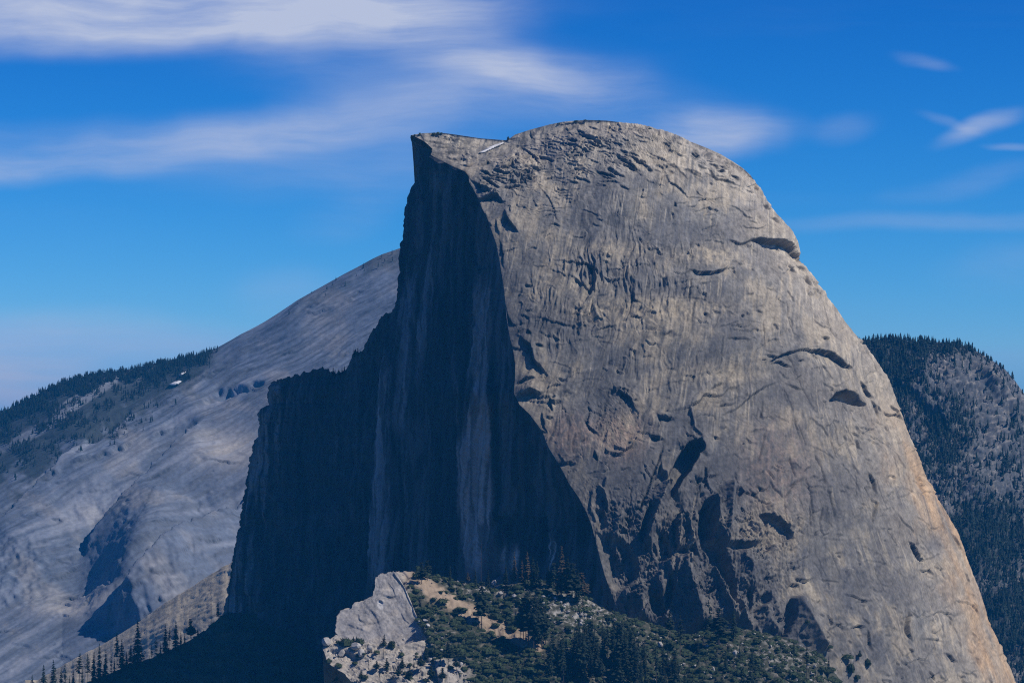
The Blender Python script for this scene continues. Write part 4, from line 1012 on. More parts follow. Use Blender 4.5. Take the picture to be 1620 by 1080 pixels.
def pale_ledges():
    nu, nv = 230, 150
    u = np.linspace(0, 1, nu); v = np.linspace(0, 1, nv); U, V = np.meshgrid(u, v)
    px_top = 505 + (745 - 505) * u
    top = lut([(505, 1026), (512, 1019), (530, 1003), (545, 1012), (600, 1019), (640, 1019), (668, 1012), (690, 1014), (745, 1045)], px_top) + 1.5 * fbm(px_top / 9, px_top * 0 + 1, 3, 245)
    PY = top[None, :] + (1200 - top)[None, :] * V ** 1.1
    lx = lut(HLEFT, np.maximum(PY, 1000)) + 3 * fbm(PY / 10, PY * 0, 3, 247)
    PX = lx + (745 - lx) * U
    Y = 3602 - 1.0 * (PY - 1005) + 42 * sstep(.62, 1, U)
    P = world(PX, PY, Y); n = face_viewer(grid_normals(P), P)
    r = Relief(PX, PY, 2.0, 250); rng = random.Random(3)
    for pts, h, D in (([(512, 1032), (530, 1028), (560, 1036), (590, 1048)], 9, 14), ([(545, 1012), (575, 1020), (610, 1018), (650, 1010)], 5, 10), ([(560, 1062), (600, 1060), (640, 1052), (690, 1045)], 6, 10),
                      ([(640, 1072), (680, 1062), (720, 1058)], 7, 12), ([(590, 1078), (630, 1076), (660, 1080)], 6, 9), ([(700, 1062), (720, 1052), (735, 1060)], 8, 10)):
        r.ledge(pts, h, D, w=1.5)
    for q in range(120):
        x0, y0 = rng.uniform(520, 720), rng.uniform(1005, 1090); sl = rng.uniform(-.5, .4); n_ = rng.uniform(5, 22)
        r.ledge([(x0, y0), (x0 + n_, y0 + n_ * sl)], rng.uniform(1, 3), rng.uniform(3, 6), w=1, taper=.3)
    m = sstep(-.2, .4, fbm(PX / 22, PY / 16, 3, 251))
    H = r.get() + 3 * fbm(PX / 40, PY / 22, 3, 252) + saw(PY / 10 + .3 * PX / 10 + 1.8 * fbm(PX / 26, PY / 14, 4, 254), .10) * (.5 + 1.2 * m) + .25 * fbm(PX / 5, PY / 4, 3, 256) + saw(-PX / 17 + 2 * fbm(PX / 22, PY / 22, 4, 258), .1) * 1.0 * m
    P2 = P + n * (H * sstep(0, .05, V))[..., None]
    pa = fbm(PX / 9, PY / 5, 4, 265)
    c = np.empty(P.shape); c[:] = (.34, .305, .26)
    c = mixc(c, (.19, .18, .165), sstep(0, .8, pa) * .6); c = mixc(c, (.42, .35, .26), sstep(.1, .7, -pa) * .5)
    edge = sstep(.74, .95, U + .10 * pa) ; c = mixc(c, (.075, .075, .045), edge)
    bk = P2[:1].copy(); bk[..., 1] += 40; bk[..., 2] -= 60
    sk = P2[-1:].copy(); sk[..., 2] = -1005; sk[..., 1] -= 80
    Q = np.concatenate([bk, P2, sk], 0); C = np.concatenate([c[:1], c, c[-1:]], 0)
    ce = Q[:, :1].copy(); ce[..., 1] += 220; ce[..., 2] -= 50; ce[..., 0] += 70; cf = ce.copy(); cf[..., 2] = -1005
    Q = np.concatenate([cf, ce, Q], 1); C = np.concatenate([C[:, :1], C[:, :1], C], 1)
    return Q, np.clip(C, .02, .8)


PLD, CLD = pale_ledges()
o = grid_mesh('rock_ledges', PLD, CLD, M_DOME)
tag(o, 'pale stepped granite ledges below the tilted slab, dropping off on the left', 'rock ledges', kind='structure')


# ------------------------------------------------------------------ the tilted slab on its left end
def plane_hit(px, py, A, n):
    d = np.stack([(px - CX) / FPX, np.ones_like(px), (HY - py) / FPX], -1)
    return d * ((A @ n) / (d @ n))[..., None]


def tilted_slab():
    left = np.array([(621, 905), (612, 906), (600, 908), (594, 913), (592, 922), (593, 933), (588, 942), (580, 948), (570, 951), (560, 952), (557, 958), (555, 962), (545, 963), (538, 966), (533, 975), (531, 988), (531, 1000), (538, 1012), (560, 1020)], float)
    right = np.array([(622, 903), (628, 908), (634, 918), (640, 928), (645, 939), (650, 952), (655, 964), (660, 976), (666, 987), (672, 996), (679, 1004), (676, 1014), (660, 1026)], float)

    def resample(p, n_):
        s_ = np.r_[0, np.cumsum(np.hypot(*np.diff(p, axis=0).T))]; q = np.linspace(0, s_[-1], n_)
        return np.stack([np.interp(q, s_, p[:, 0]), np.interp(q, s_, p[:, 1])], -1)
    nv, nu = 130, 110
    l = resample(left, nv); r_ = resample(right, nv)
    l = l + np.stack([1.9 * fbm(l[:, 1] / 7, l[:, 0] / 7, 4, 270), 1.5 * fbm(l[:, 1] / 6, l[:, 0] / 6, 3, 274)], -1)
    u = np.linspace(0, 1, nu)[None, :, None]
    Q = l[:, None] * (1 - u) + r_[:, None] * u
    px, py = Q[..., 0], Q[..., 1]
    A = world(628, 915, 3682.0); nrm = np.array([-.12, -.80, .58]); nrm /= np.linalg.norm(nrm)
    P = plane_hit(px, py, A, nrm)
    U = np.repeat(u[..., 0], nv, 0)
    ac = px * .45 + py * .9; al = px * .9 - py * .45
    H = .22 * fbm((px * .75 - py * .6) / 7, (px * .6 + py * .75) / 70, 4, 276) + 1.6 * fbm(px / 34, py / 32, 2, 279) + .25 * fbm(px / 4, py / 4, 3, 283)
    rl = Relief(px, py, 1.2, 285)
    rl.ledge([(622, 906), (634, 922), (645, 942), (655, 966), (668, 992), (678, 1004)], 2.0, 5, w=1.5, taper=.03)
    rl.ledge([(575, 955), (590, 968), (600, 985), (604, 1002)], .9, 7); rl.ledge([(540, 985), (565, 992), (590, 1003)], 1.2, 6); rl.ledge([(610, 915), (622, 930), (628, 948)], .7, 8); rl.ledge([(630, 960), (640, 978), (655, 990)], .9, 6)
    rl.ledge([(596, 950), (603, 952), (607, 957)], 3, 5); rl.ledge([(600, 938), (615, 943), (636, 941)], 2, 6); rl.ledge([(560, 990), (590, 985), (618, 975)], 1.5, 7); rl.ledge([(565, 965), (570, 980), (585, 985)], 1.5, 6)
    H = H + rl.get()
    P = P + nrm * (H * sstep(0, .06, U))[..., None]
    st = fbm((px * .75 - py * .6) / 5, (px * .6 + py * .75) / 50, 4, 287); pa = fbm(px / 20, py / 20, 3, 290)
    c = np.empty(P.shape); c[:] = (.335, .308, .28)
    c = mixc(c, (.27, .255, .24), np.clip(sstep(-.1, .6, st) * .22 + sstep(0, .7, pa) * .35, 0, 1)); c = mixc(c, (.42, .36, .285), sstep(.1, .7, -pa) * .5)
    c *= (1 - .45 * rl.get_cleft())[..., None]; c = mixc(c, (.17, .165, .16), sstep(.25, .7, fbm(px / 11, py / 17, 4, 293)) * .6)
    c = mixc(c, (.56, .50, .42), np.exp(-((U - .985) / .02) ** 2) * .8)
    c = mixc(c, (.50, .48, .45), np.exp(-(((px - 602) / 6) ** 2 + ((py - 957) / 7) ** 2) ** 2) * .8)
    # thickness: the left lip and both ends fold back and down
    lip = P[:, :1].copy(); lip[..., 1] += 14; lip[..., 0] += 2; lip2 = lip.copy(); lip2[..., 1] += 90; lip2[..., 2] -= 120
    rb = P[:, -1:].copy(); rb[..., 1] += 22; rb[..., 2] -= 14; rb[..., 0] += 5
    P = np.concatenate([lip2, lip, P, rb], 1); c = np.concatenate([c[:, :1], c[:, :1], c, c[:, -1:]], 1)
    t0 = P[:1].copy(); t0[..., 1] += 30; t0[..., 2] -= 15; t1 = P[-1:].copy(); t1[..., 1] += 12; t1[..., 2] -= 25
    return np.concatenate([t0, P, t1], 0), np.clip(np.concatenate([c[:1], c, c[-1:]], 0), .02, .8)


PB, CB = tilted_slab()
o = grid_mesh('granite_slab', PB, CB, M_DOME)
tag(o, 'smooth pale granite slab tilted against the shadowed cliff, jagged left edge', 'rock slab', kind='structure')

# ==================================================================== loose things
class Surf:
    """finds the point of a surface that shows at a photo position"""

    def __init__(s, P):
        s.P = P.reshape(-1, 3); s.P = s.P[s.P[:, 2] > -880]
        s.x, s.y = project(s.P)

    def at(s, px, py, tol=3.0):
        d = (s.x - px) ** 2 + (s.y - py) ** 2
        k = np.argmin(d)
        c = d <= max(d[k] * 1.5, tol ** 2)
        j = np.flatnonzero(c); j = j[np.argmin(s.P[j, 1])]
        q = s.P[j]
        return np.array([(px - CX) * q[1] / FPX, q[1], (HY - py) * q[1] / FPX]) if d[k] < 60 else q.copy()


S_HILL, S_TAL, S_DOME, S_RH, S_FAR, S_FACE, S_SH, S_SLAB = Surf(np.concatenate([PHL.reshape(-1, 3), PLD.reshape(-1, 3)])), Surf(PT), Surf(PF[:, :845]), Surf(PH), Surf(PM), Surf(PS), Surf(PSH), Surf(PB)


def frand(r, a, b): return r.uniform(a, b)


def tube(V, F, p0, p1, r0, r1, n=6):
    p0, p1 = np.array(p0, float), np.array(p1, float); d = p1 - p0; d /= np.linalg.norm(d) + 1e-9
    a = np.cross(d, (0, 0, 1) if abs(d[2]) < .9 else (1, 0, 0)); a /= np.linalg.norm(a); b = np.cross(d, a)
    k = len(V)
    for p, r_ in ((p0, r0), (p1, r1)):
        for i in range(n):
            t_ = 2 * math.pi * i / n; V.append(p + r_ * (math.cos(t_) * a + math.sin(t_) * b))
    for i in range(n):
        j = (i + 1) % n; F.append((k + i, k + j, k + n + j)); F.append((k + i, k + n + j, k + n + i))


def conifer_meshes(seed, style):
    """unit-height trunk and crown; style: spire, pine (round, bare lower trunk), sparse, snag"""
    r = random.Random(seed)
    V, F = [], []
    lean = (r.uniform(-.02, .02), r.uniform(-.02, .02)); N = 5
    tr = {'spire': .011, 'pine': .014, 'sparse': .010, 'snag': .010}[style]
    pt = [np.array([lean[0] * (i / N) ** 2 + r.uniform(-.003, .003), lean[1] * (i / N) ** 2, i / N * .985 - .02 * (i == 0)]) for i in range(N + 1)]
    for i in range(N):
        tube(V, F, pt[i], pt[i + 1], tr * (1 - i / N * .9), tr * (1 - (i + 1) / N * .9))
    z0 = {'spire': r.uniform(.06, .16), 'pine': r.uniform(.28, .42), 'sparse': r.uniform(.35, .5), 'snag': .45}[style]
    wmax = {'spire': r.uniform(.13, .17), 'pine': r.uniform(.17, .22), 'sparse': r.uniform(.09, .13), 'snag': .06}[style]
    CV, CF = [], []
    levels = {'spire': 20, 'pine': 15, 'sparse': 13, 'snag': 8}[style]
    for L_ in range(levels):
        f = (L_ + r.uniform(-.3, .3)) / (levels - 1); f = min(max(f, 0), 1)
        z = z0 + (1 - z0) * f * .98
        if style == 'pine':
            w = wmax * (math.sin(min(1, f * 1.25 + .22) * math.pi * .93) ** .8 + .12) * r.uniform(.7, 1.15)
        else:
            w = wmax * ((1 - f) ** .8 + .05) * r.uniform(.72, 1.15) * min(1, .55 + f * 3)
        nb = {'spire': 7, 'pine': 6, 'sparse': 4, 'snag': 2}[style]
        a0 = r.uniform(0, 6.28)
        for b_ in range(nb):
            if style == 'sparse' and r.random() < .25: continue
            a = a0 + b_ * 6.283 / nb + r.uniform(-.4, .4); L2 = w * r.uniform(.7, 1.15)
            droop = (-.35 if style == 'spire' else .05) * L2 + r.uniform(-.02, .02)
            base = np.array([lean[0] * z * z, lean[1] * z * z, z])
            d = np.array([math.cos(a), math.sin(a), 0]); tip = base + d * L2 + np.array([0, 0, droop])
            if style == 'snag':
                tube(V, F, base, tip, .003, .001, 3); continue
            side = np.array([-d[1], d[0], 0])
            m = 3 if style == 'spire' else 4
            for q in range(m):      # ragged sprays along the branch
                s0 = (q + .2) / m; c0 = base + (tip - base) * s0 + np.array([r.uniform(-.01, .01), r.uniform(-.01, .01), r.uniform(-.012, .012)])
                sz = L2 * (.46 - .22 * s0) * r.uniform(.7, 1.25) + .008
                k = len(CV)
                hgt = sz * r.uniform(.35, .75)
                CV += [c0 - side * sz * .8 + np.array([0, 0, -hgt * .55]) + d * sz * .25, c0 + side * sz * .8 + np.array([0, 0, -hgt * .4]) + d * sz * .25,
                       c0 + np.array([0, 0, hgt]) - d * sz * .2, c0 + d * sz * 1.05 + np.array([0, 0, -hgt * .3])]
                CF += [(k, k + 3, k + 2), (k + 3, k + 1, k + 2), (k, k + 2, k + 1)]
    top = len(CV)
    if style != 'snag':
        zt = np.array([lean[0], lean[1], 1.0])
        for q in range(3):
            a = q * 2.1; CV += [zt, zt + np.array([.014 * math.cos(a), .014 * math.sin(a), -.07]), zt + np.array([.014 * math.cos(a + 2), .014 * math.sin(a + 2), -.07])]
            CF.append((top + q * 3, top + q * 3 + 1, top + q * 3 + 2))
    trunk = raw_mesh('trunk', np.array(V), np.array(F), None, M_BARK, link=False)
    crown = raw_mesh('crown', np.array(CV), np.array(CF), None, M_NEEDLE, link=False) if CV else None
    return trunk, crown


TREES = {st: [conifer_meshes(500 + 20 * i + k, st) for k in range(n_)] for i, (st, n_) in enumerate((('spire', 5), ('pine', 5), ('sparse', 4), ('snag', 3)))}
DRY = []
for tr_, cr_ in TREES['spire'][:2] + TREES['pine'][:1]:
    c2 = cr_.copy(); c2.materials.clear(); c2.materials.append(M_DRY); DRY.append((tr_, c2))
tr_rng = random.Random(77)


def member(group, o, px, py):
    if group:
        MEMBERS.setdefault(group, []).append((px, py, o))


def tree(pos, h, style, label, group=None, wide=1.0, dry=False):
    trunk, crown = tr_rng.choice(DRY if dry else TREES[style])
    o = bpy.data.objects.new('pine_tree' if style != 'snag' else 'dead_tree', None); COL.objects.link(o)
    o.empty_display_size = 1
    o.location = pos - np.array([0, 0, .012 * h]); o.scale = (h * wide, h * wide, h); o.rotation_euler = (0, 0, tr_rng.uniform(0, 6.28))
    a = bpy.data.objects.new('trunk', trunk); COL.objects.link(a); a.parent = o
    if crown is not None:
        b = bpy.data.objects.new('crown', crown); COL.objects.link(b); b.parent = o
    tag(o, label, 'tree', group)
    return o


def ptree(surf, px, base, top, style, label, group=None, wide=1.0, dry=False):
    p = surf.at(px, base)
    o = tree(p, (base - top) * p[1] / FPX, style, label, group, wide, dry); member(group, o, px, top if base > 1075 else base)
    return o


# single trees that the photograph tells apart
for s_, px, b, t_, st, lab, w, dry in (
        (S_HILL, 762, 994, 919, 'pine', 'tall two-toned pine standing alone on the sandy strip, long bare lower trunk', .85, False),
        (S_HILL, 757, 992, 934, 'sparse', 'thin pine pressed close beside the lone tall pine on the sandy strip', 1.1, False),
        (S_HILL, 761, 926, 853, 'snag', 'very tall bare dead trunk against the pale streak of the cliff', .6, False),
        (S_HILL, 667, 922, 889, 'pine', 'small round-topped pine on the sandy crest near the tip of the tilted slab', 1.35, False),
        (S_HILL, 676, 917, 886, 'pine', 'bushy dark pine just behind the round-topped pine on the crest', 1.5, False),
        (S_HILL, 712, 921, 893, 'spire', 'slim dark fir on the crest between the round-topped pine and the dead trunk', .8, False),
        (S_HILL, 888, 944, 862, 'spire', 'big brownish-green fir on the crest at the foot of the blue bowl', 1.15, True),
        (S_HILL, 834, 922, 871, 'spire', 'broad dull-brown fir at the foot of the cliff above the white rubble', 1.2, True),
        (S_HILL, 814, 924, 872, 'spire', 'thin rusty fir next to the white chute at the foot of the cliff', .85, True),
        (S_DOME, 1121, 1016, 948, 'spire', 'tallest dense dark fir in front of the pale rock apron', 1.15, False),
        (S_HILL, 1137, 1018, 961, 'pine', 'round-topped pine leaning close to the tallest fir before the rock apron', 1.3, False),
        (S_HILL, 1076, 1034, 968, 'sparse', 'slender see-through pine with a long visible trunk before the rock apron', 1.2, False),
        (S_HILL, 1060, 1011, 968, 'pine', 'shaded pine in the dark cleft left of the slender see-through pine', 1.1, False),
        (S_HILL, 1161, 1012, 957, 'spire', 'dark fir in front of the small rock spike', .95, False),
        (S_HILL, 1256, 1036, 1010, 'spire', 'small narrow fir under the furrowed rock tower', .8, False),
        (S_HILL, 1276, 1076, 1018, 'sparse', 'wispy thin pine standing right of the furrowed rock tower foot', .9, False),
        (S_HILL, 1190, 1058, 1024, 'spire', 'short fir among shrubs below the small rock spike', 1.0, False),
        (S_HILL, 1311, 1066, 1036, 'spire', 'little fir at the foot of the right flank beside bare granite', .9, False),
        (S_DOME, 1360, 1043, 1028, 'pine', 'tiny round pine growing alone on the bare granite flank', 1.2, False),
        (S_HILL, 607, 1040, 1002, 'sparse', 'crooked little pine on the pale ledges under the tilted slab', 1.3, False),
        (S_HILL, 596, 1062, 1044, 'pine', 'low spreading pine on the bottom ledge left of centre', 1.4, False),
        (S_HILL, 636, 1062, 1040, 'pine', 'stunted dark pine among boulders on the pale ledges', 1.3, False),
        (S_HILL, 674, 1046, 1014, 'spire', 'ragged pine at the edge where ledges meet green shrubs', 1.2, False),
        (S_HILL, 688, 1050, 1018, 'sparse', 'thin pine with visible stem just right of the ragged ledge pine', 1.1, False),
        (S_HILL, 709, 1052, 1014, 'pine', 'dark bushy pine alone in green shrubs below the sandy strip', 1.2, False),
        (S_HILL, 558, 1004, 995, 'pine', 'dwarf tree in a notch near the lower left rim of the tilted slab', 1.4, False),
        (S_TAL, 334, 984, 926, 'snag', 'tall bare snag standing against the tan granite slope', 1.0, False),
        (S_TAL, 345, 978, 948, 'spire', 'dark fir tucked between the bare snag and the cliff edge', 1.0, False),
        (S_TAL, 218, 1052, 980, 'spire', 'tall ragged fir whose crown breaks the edge of the tan granite slope', .95, False),
        (S_TAL, 262, 1036, 985, 'spire', 'narrow dark fir, left one of a pair before the tan granite slope', .85, False),
        (S_TAL, 278, 1030, 982, 'spire', 'full conical fir, right one of a pair before the tan granite slope', 1.1, False),
        (S_TAL, 302, 1016, 978, 'pine', 'bushy pine nearest below the middle of the tan granite slope', 1.1, False)):
    ptree(s_, px, b, t_, st, lab, None, w, dry)

rt = random.Random(21)
# firs along the shaded slope, lower left
for px, t_ in ((51, 1066), (69, 1050), (85, 1042), (97, 1054), (103, 1048), (116, 1060), (125, 1031), (139, 1033), (148, 1030), (157, 1016), (167, 1027), (176, 1032), (185, 1001), (193, 1010), (206, 1018), (212, 1022), (228, 1026), (240, 1018), (247, 1000), (254, 1016), (268, 992),
               (286, 998), (292, 1000), (313, 990), (322, 994), (200, 1030), (236, 1036), (130, 1056), (165, 1050), (30, 1078), (110, 1068), (150, 1056), (181, 1040), (222, 1040), (270, 1024)):
    b = lut(TAL, px) + rt.uniform(2, 16)
    if b - t_ < 16: b = t_ + 18
    ptree(S_TAL, px, b, t_, rt.choice(['spire', 'spire', 'spire', 'sparse']), 'dark fir in the row along the shaded slope at lower left', 'firs on the shaded slope', rt.uniform(.8, 1.1))
# grove on the crest under the bowl
for px, b, t_ in ((826, 926, 884), (843, 925, 880), (850, 930, 886), (876, 930, 890), (897, 944, 880), (905, 950, 890), (914, 955, 900), (882, 940, 885), (868, 925, 895), (921, 958, 905), (800, 928, 893), (772, 930, 900), (740, 925, 905), (752, 928, 898)):
    ptree(S_HILL, px, b, t_, rt.choice(['spire', 'spire', 'pine']), 'shaded fir of the dim grove on the crest at the foot of the cliff', 'dim grove on the crest', rt.uniform(.9, 1.3), rt.random() < .35)
# clump with visible trunks above the big wood
for px, b, t_ in ((828, 1018, 944), (836, 1024, 936), (844, 1029, 940), (851, 1026, 938), (857, 1022, 944), (823, 1010, 956), (863, 1018, 950), (832, 1014, 950), (848, 1016, 948)):
    ptree(S_HILL, px, b, t_, rt.choice(['pine', 'spire', 'pine']), 'tall pine of the dark clump in the middle of the sunny slope, trunks showing below', 'dark clump mid-slope', rt.uniform(.75, 1.0))
# the wood at the bottom, right of centre
n_w = 0
while n_w < 78:
    px = rt.triangular(850, 1105, 940) if n_w < 62 else rt.uniform(1040, 1215)
    t_ = lut([(850, 985), (880, 992), (905, 978), (940, 972), (975, 980), (1010, 1000), (1050, 1018), (1110, 1040), (1215, 1052)], px) + abs(rt.gauss(0, 26))
    hgt = rt.uniform(48, 78)
    ptree(S_HILL, px, t_ + hgt, t_, rt.choice(['spire', 'spire', 'pine', 'sparse']), 'dark tall fir of the dense wood at the bottom right of centre', 'dense wood at the bottom', rt.uniform(.75, 1.05))
    n_w += 1
# scattered small pines on the pale ledges and among shrubs
for px, b, t_ in ((560, 1000, 990), (583, 1058, 1040), (612, 1062, 1040), (630, 1074, 1052), (648, 1072, 1056), (655, 1064, 1046), (571, 1078, 1060), (666, 1060, 1036), (700, 1078, 1056), (622, 1080, 1064), (682, 1076, 1052), (722, 1060, 1040), (600, 1078, 1060)):
    ptree(S_HILL, px, b, t_, rt.choice(['pine', 'pine', 'sparse']), 'little scrubby pine rooted on the pale ledges at the bottom', 'scrubby pines on the ledges', rt.uniform(1.1, 1.6))
for px, b, t_ in ((1218, 1030, 1012), (1235, 1034, 1016), (1098, 1022, 1000), (1104, 1038, 1008), (1170, 1044, 1018), (1205, 1066, 1040), (1228, 1076, 1046), (1250, 1074, 1052), (1290, 1078, 1056), (1148, 1060, 1030), (1130, 1050, 1022), (1242, 1052, 1030)):
    ptree(S_HILL, px, b, t_, rt.choice(['spire', 'sparse']), 'small fir scattered over the shrubby slope below the broken dome foot', 'small firs below the dome foot', rt.uniform(.8, 1.1))
for px, b in ((563, 557), (566, 560), (560, 562), (530, 594), (536, 591), (527, 592), (545, 590), (541, 592)):
    ptree(S_SH, px, b + 3, b - rt.uniform(8, 14), 'spire', 'tiny dark fir on the notched skyline of the shadowed shoulder', 'firs on the shadowed shoulder', rt.uniform(.8, 1.2))

# far trees on the right hill: the largest singly, the rest as one wood
def simple_conifer(r, h=1.0, w=.17, tiers=4, n=6):
    V, F = [], []
    for k in range(tiers):
        z0 = .08 + .82 * k / tiers; z1 = min(1.0, z0 + .42); rad = w * (1 - .80 * k / tiers) * r.uniform(.8, 1.2)
        b = len(V)
        for i in range(n):
            a = 6.283 * i / n + r.uniform(-.3, .3); q = rad * r.uniform(.6, 1.25)
            V.append((q * math.cos(a), q * math.sin(a), z0 + r.uniform(-.05, .03)))
        V.append((r.uniform(-.01, .01), r.uniform(-.01, .01), z1))
        for i in range(n): F.append((b + i, b + (i + 1) % n, b + n))
    return np.array(V), np.array(F)


far_meshes = []
for k in range(8):
    r_ = random.Random(900 + k); V, F = simple_conifer(r_, w=r_.uniform(.15, .26), tiers=5, n=7)
    tv, tf = [], []; tube(tv, tf, (0, 0, -.03), (0, 0, .5), .014, .008, 5)
    far_meshes.append(raw_mesh('pine_tree', np.vstack([V, np.array(tv)]), np.vstack([F, np.array(tf) + len(V)]), None, M_NEEDLE_FAR, link=False))


def far_tree(surf, px, py, hpx, label, group, wide=1.0):
    p = surf.at(px, py); h = hpx * p[1] / FPX
    o = bpy.data.objects.new('pine_tree', rt.choice(far_meshes)); COL.objects.link(o)
    o.location = p - np.array([0, 0, .02 * h]); o.scale = (h * wide, h * wide, h); o.rotation_euler = (0, 0, rt.uniform(0, 6.28))
    tag(o, label, 'tree', group); member(group, o, px, py)


px = 1362.0
while px < 1508:
    far_tree(S_RH, px, lut(RHILL, px) + 1.5, (5 + 9 * rt.random() ** 1.3) * (1 if px < 1490 else .8), 'pine on the wooded skyline of the blue hill right of the dome', 'skyline pines of the right hill', rt.uniform(.8, 1.5)); px += rt.choice([1.8, 2.6, 3.5, 5, 7.5])
px = 1508.0
while px < 1600:
    far_tree(S_RH, px, lut(RHILL, px) + 2, rt.uniform(5, 9), 'small rounded pine on the falling skyline of the blue hill', 'small pines on the falling skyline', rt.uniform(1.2, 1.9)); px += rt.uniform(4, 9)


def wood(name, surf_pts, heights, rng_, mat, w=(.14, .22), tiers=3, n=5):
    VV, FF = [], []; k = 0
    protos = [simple_conifer(rng_, w=rng_.uniform(*w), tiers=tiers, n=n) for _ in range(24)]
    for p, h in zip(surf_pts, heights):
        V, F = rng_.choice(protos); a = rng_.uniform(0, 6.28); c, s = math.cos(a), math.sin(a)
        Q = V * h; Q = np.stack([Q[:, 0] * c - Q[:, 1] * s, Q[:, 0] * s + Q[:, 1] * c, Q[:, 2]], -1) + p
        VV.append(Q); FF.append(F + k); k += len(V)
    o = raw_mesh(name, np.vstack(VV), np.vstack(FF), None, mat); o['kind'] = 'stuff'
    return o


nr = np.random.default_rng(4)
# candidates straight from the hill's own grid points
def pick(P, dens, n):
    Q = P.reshape(-1, 3); x, y = project(Q); d = dens(x, y); ok = (Q[:, 2] > -800) & (y < 1110)
    pr = d * ok; pr = pr / pr.sum(); idx = nr.choice(len(Q), n, replace=True, p=pr)
    return Q[idx] + nr.normal(0, 3, (n, 3)) * (1, 1, 0), y[idx]


def d_rh(x, y):
    g = (x > 1355) & (x < 1660)
    return g * ((forest_density(x, y) + .07) * (.2 + sstep(-.4, .4, fbm(x / 10, y / 14, 3, 309))) + .04 * sstep(1620, 1420, x))


q, yy = pick(PH[1:-1], d_rh, 9500)
wd = wood('forest', q, 7 + 15 * nr.random(len(q)) ** 1.4, random.Random(2), M_NEEDLE_FAR, (.15, .27))
tag(wd, 'scattered dark pines over the rocky face of the right hill', 'forest')


def d_fm(x, y):
    top = lut(RIDGE, x); dy = y - top
    clump = .25 + sstep(-.3, .4, fbm(x / 9, y / 12, 2, 306))
    band = clump * sstep(34, 14, dy - 16 * fbm(x / 40, y / 25, 3, 300)) * sstep(352, 325, x + .6 * dy) * (dy > 1) * 1.0
    sc = .22 * sstep(135, 50, dy) * sstep(330, 140, x + .5 * dy) * sstep(-.2, .4, fbm(x / 26, y / 20, 3, 303)) * (dy > 2)
    sc2 = .012 * sstep(30, 8, dy) * sstep(420, 560, x) * (x < 660) * (dy > 2)
    return (band + sc + sc2) * (x > -60) * (x < 660)


q, yy = pick(PM[1:-1], d_fm, 7000)
wd = wood('forest', q, 8 + 13 * nr.random(len(q)) ** 1.4, random.Random(3), M_NEEDLE_FAR)
tag(wd, 'dark conifer forest along the low ridge of the far slab mountain', 'forest')

# ------------------------------------------------------------------ shrubs
def shrub_mesh(seed, n=90):
    r = random.Random(seed); V, F = [], []
    for i in range(n):
        a = r.uniform(0, 6.283); e = math.asin(r.uniform(.02, 1)); q = r.uniform(.72, 1.05)
        lob = 1 + .22 * math.sin(3 * a + seed) + .12 * math.sin(5 * a + 2 * seed)
        c = np.array([q * lob * math.cos(e) * math.cos(a), q * lob * math.cos(e) * math.sin(a), q * math.sin(e) * .95])
        s = r.uniform(.14, .3); k = len(V)
        for j in range(3):
            V.append(c + np.array([r.uniform(-s, s), r.uniform(-s, s), r.uniform(-s, s) * .9]))
        F.append((k, k + 1, k + 2))
    # body under the leaves
    k = len(V); m = 8
    for ring, (rad, z) in enumerate(((.86, -.12), (.80, .32), (.45, .68))):
        for i in range(m):
            a = 6.283 * i / m; V.append(np.array([rad * (1 + .2 * math.sin(3 * a + seed)) * math.cos(a), rad * (1 + .2 * math.sin(3 * a + seed)) * math.sin(a), z]))
    for g in range(2):
        for i in range(m):
            j = (i + 1) % m; F += [(k + g * m + i, k + g * m + j, k + (g + 1) * m + j), (k + g * m + i, k + (g + 1) * m + j, k + (g + 1) * m + i)]
    V.append(np.array([0, 0, .8])); t_ = len(V) - 1
    for i in range(m): F.append((k + 2 * m + i, k + 2 * m + (i + 1) % m, t_))
    return np.array(V), np.array(F)


SHR = [shrub_mesh(40 + k) for k in range(6)]
SHM = [raw_mesh('shrub', V, F, None, M_SHRUB, link=False) for V, F in SHR]


def shrub(px, py, w, h, label, group=None, surf=None):
    p = (surf or S_HILL).at(px, py); k = p[1] / FPX
    o = bpy.data.objects.new('shrub', rt.choice(SHM)); COL.objects.link(o)
    o.location = p - np.array([0, 0, .05 * h * k]); o.scale = (w * k / 2, w * k * rt.uniform(.4, .6), h * k); o.rotation_euler = (0, 0, rt.uniform(-.3, .3) + rt.choice([0, math.pi]))
    tag(o, label, 'shrub', group); member(group, o, px, py)


for px, py, w, h, lab, sf in (
        (1340, 1040, 22, 8, 'oval dark shrub clinging to the bare granite flank, widest of those there', S_DOME), (1313, 1024, 10, 6, 'small round shrub on granite at the head of the rocky gully', S_DOME),
        (1373, 1050, 14, 10, 'rounded shrub below the tiny pine on the granite flank', S_DOME), (1346, 1060, 14, 16, 'upright dark shrub filling a crack in the granite flank', S_DOME),
        (1356, 1072, 12, 7, 'low shrub lowest in the crack of the granite flank', S_DOME), (1278, 984, 9, 5, 'green tuft on the shoulder of the furrowed rock tower', S_DOME),
        (620, 1022, 13, 12, 'dark rounded bush alone on the pale granite under the tilted slab', S_HILL), (662, 901, 10, 9, 'dark bush on the very tip of the crest above the tilted slab', S_HILL),
        (547, 1018, 26, 12, 'broad dark bush on the left ledge among grey boulders', S_HILL), (568, 1016, 18, 9, 'dark bush right of the broad one on the left ledge', S_HILL)):
    shrub(px, py, w, h, lab, None, sf)
cnt = 0
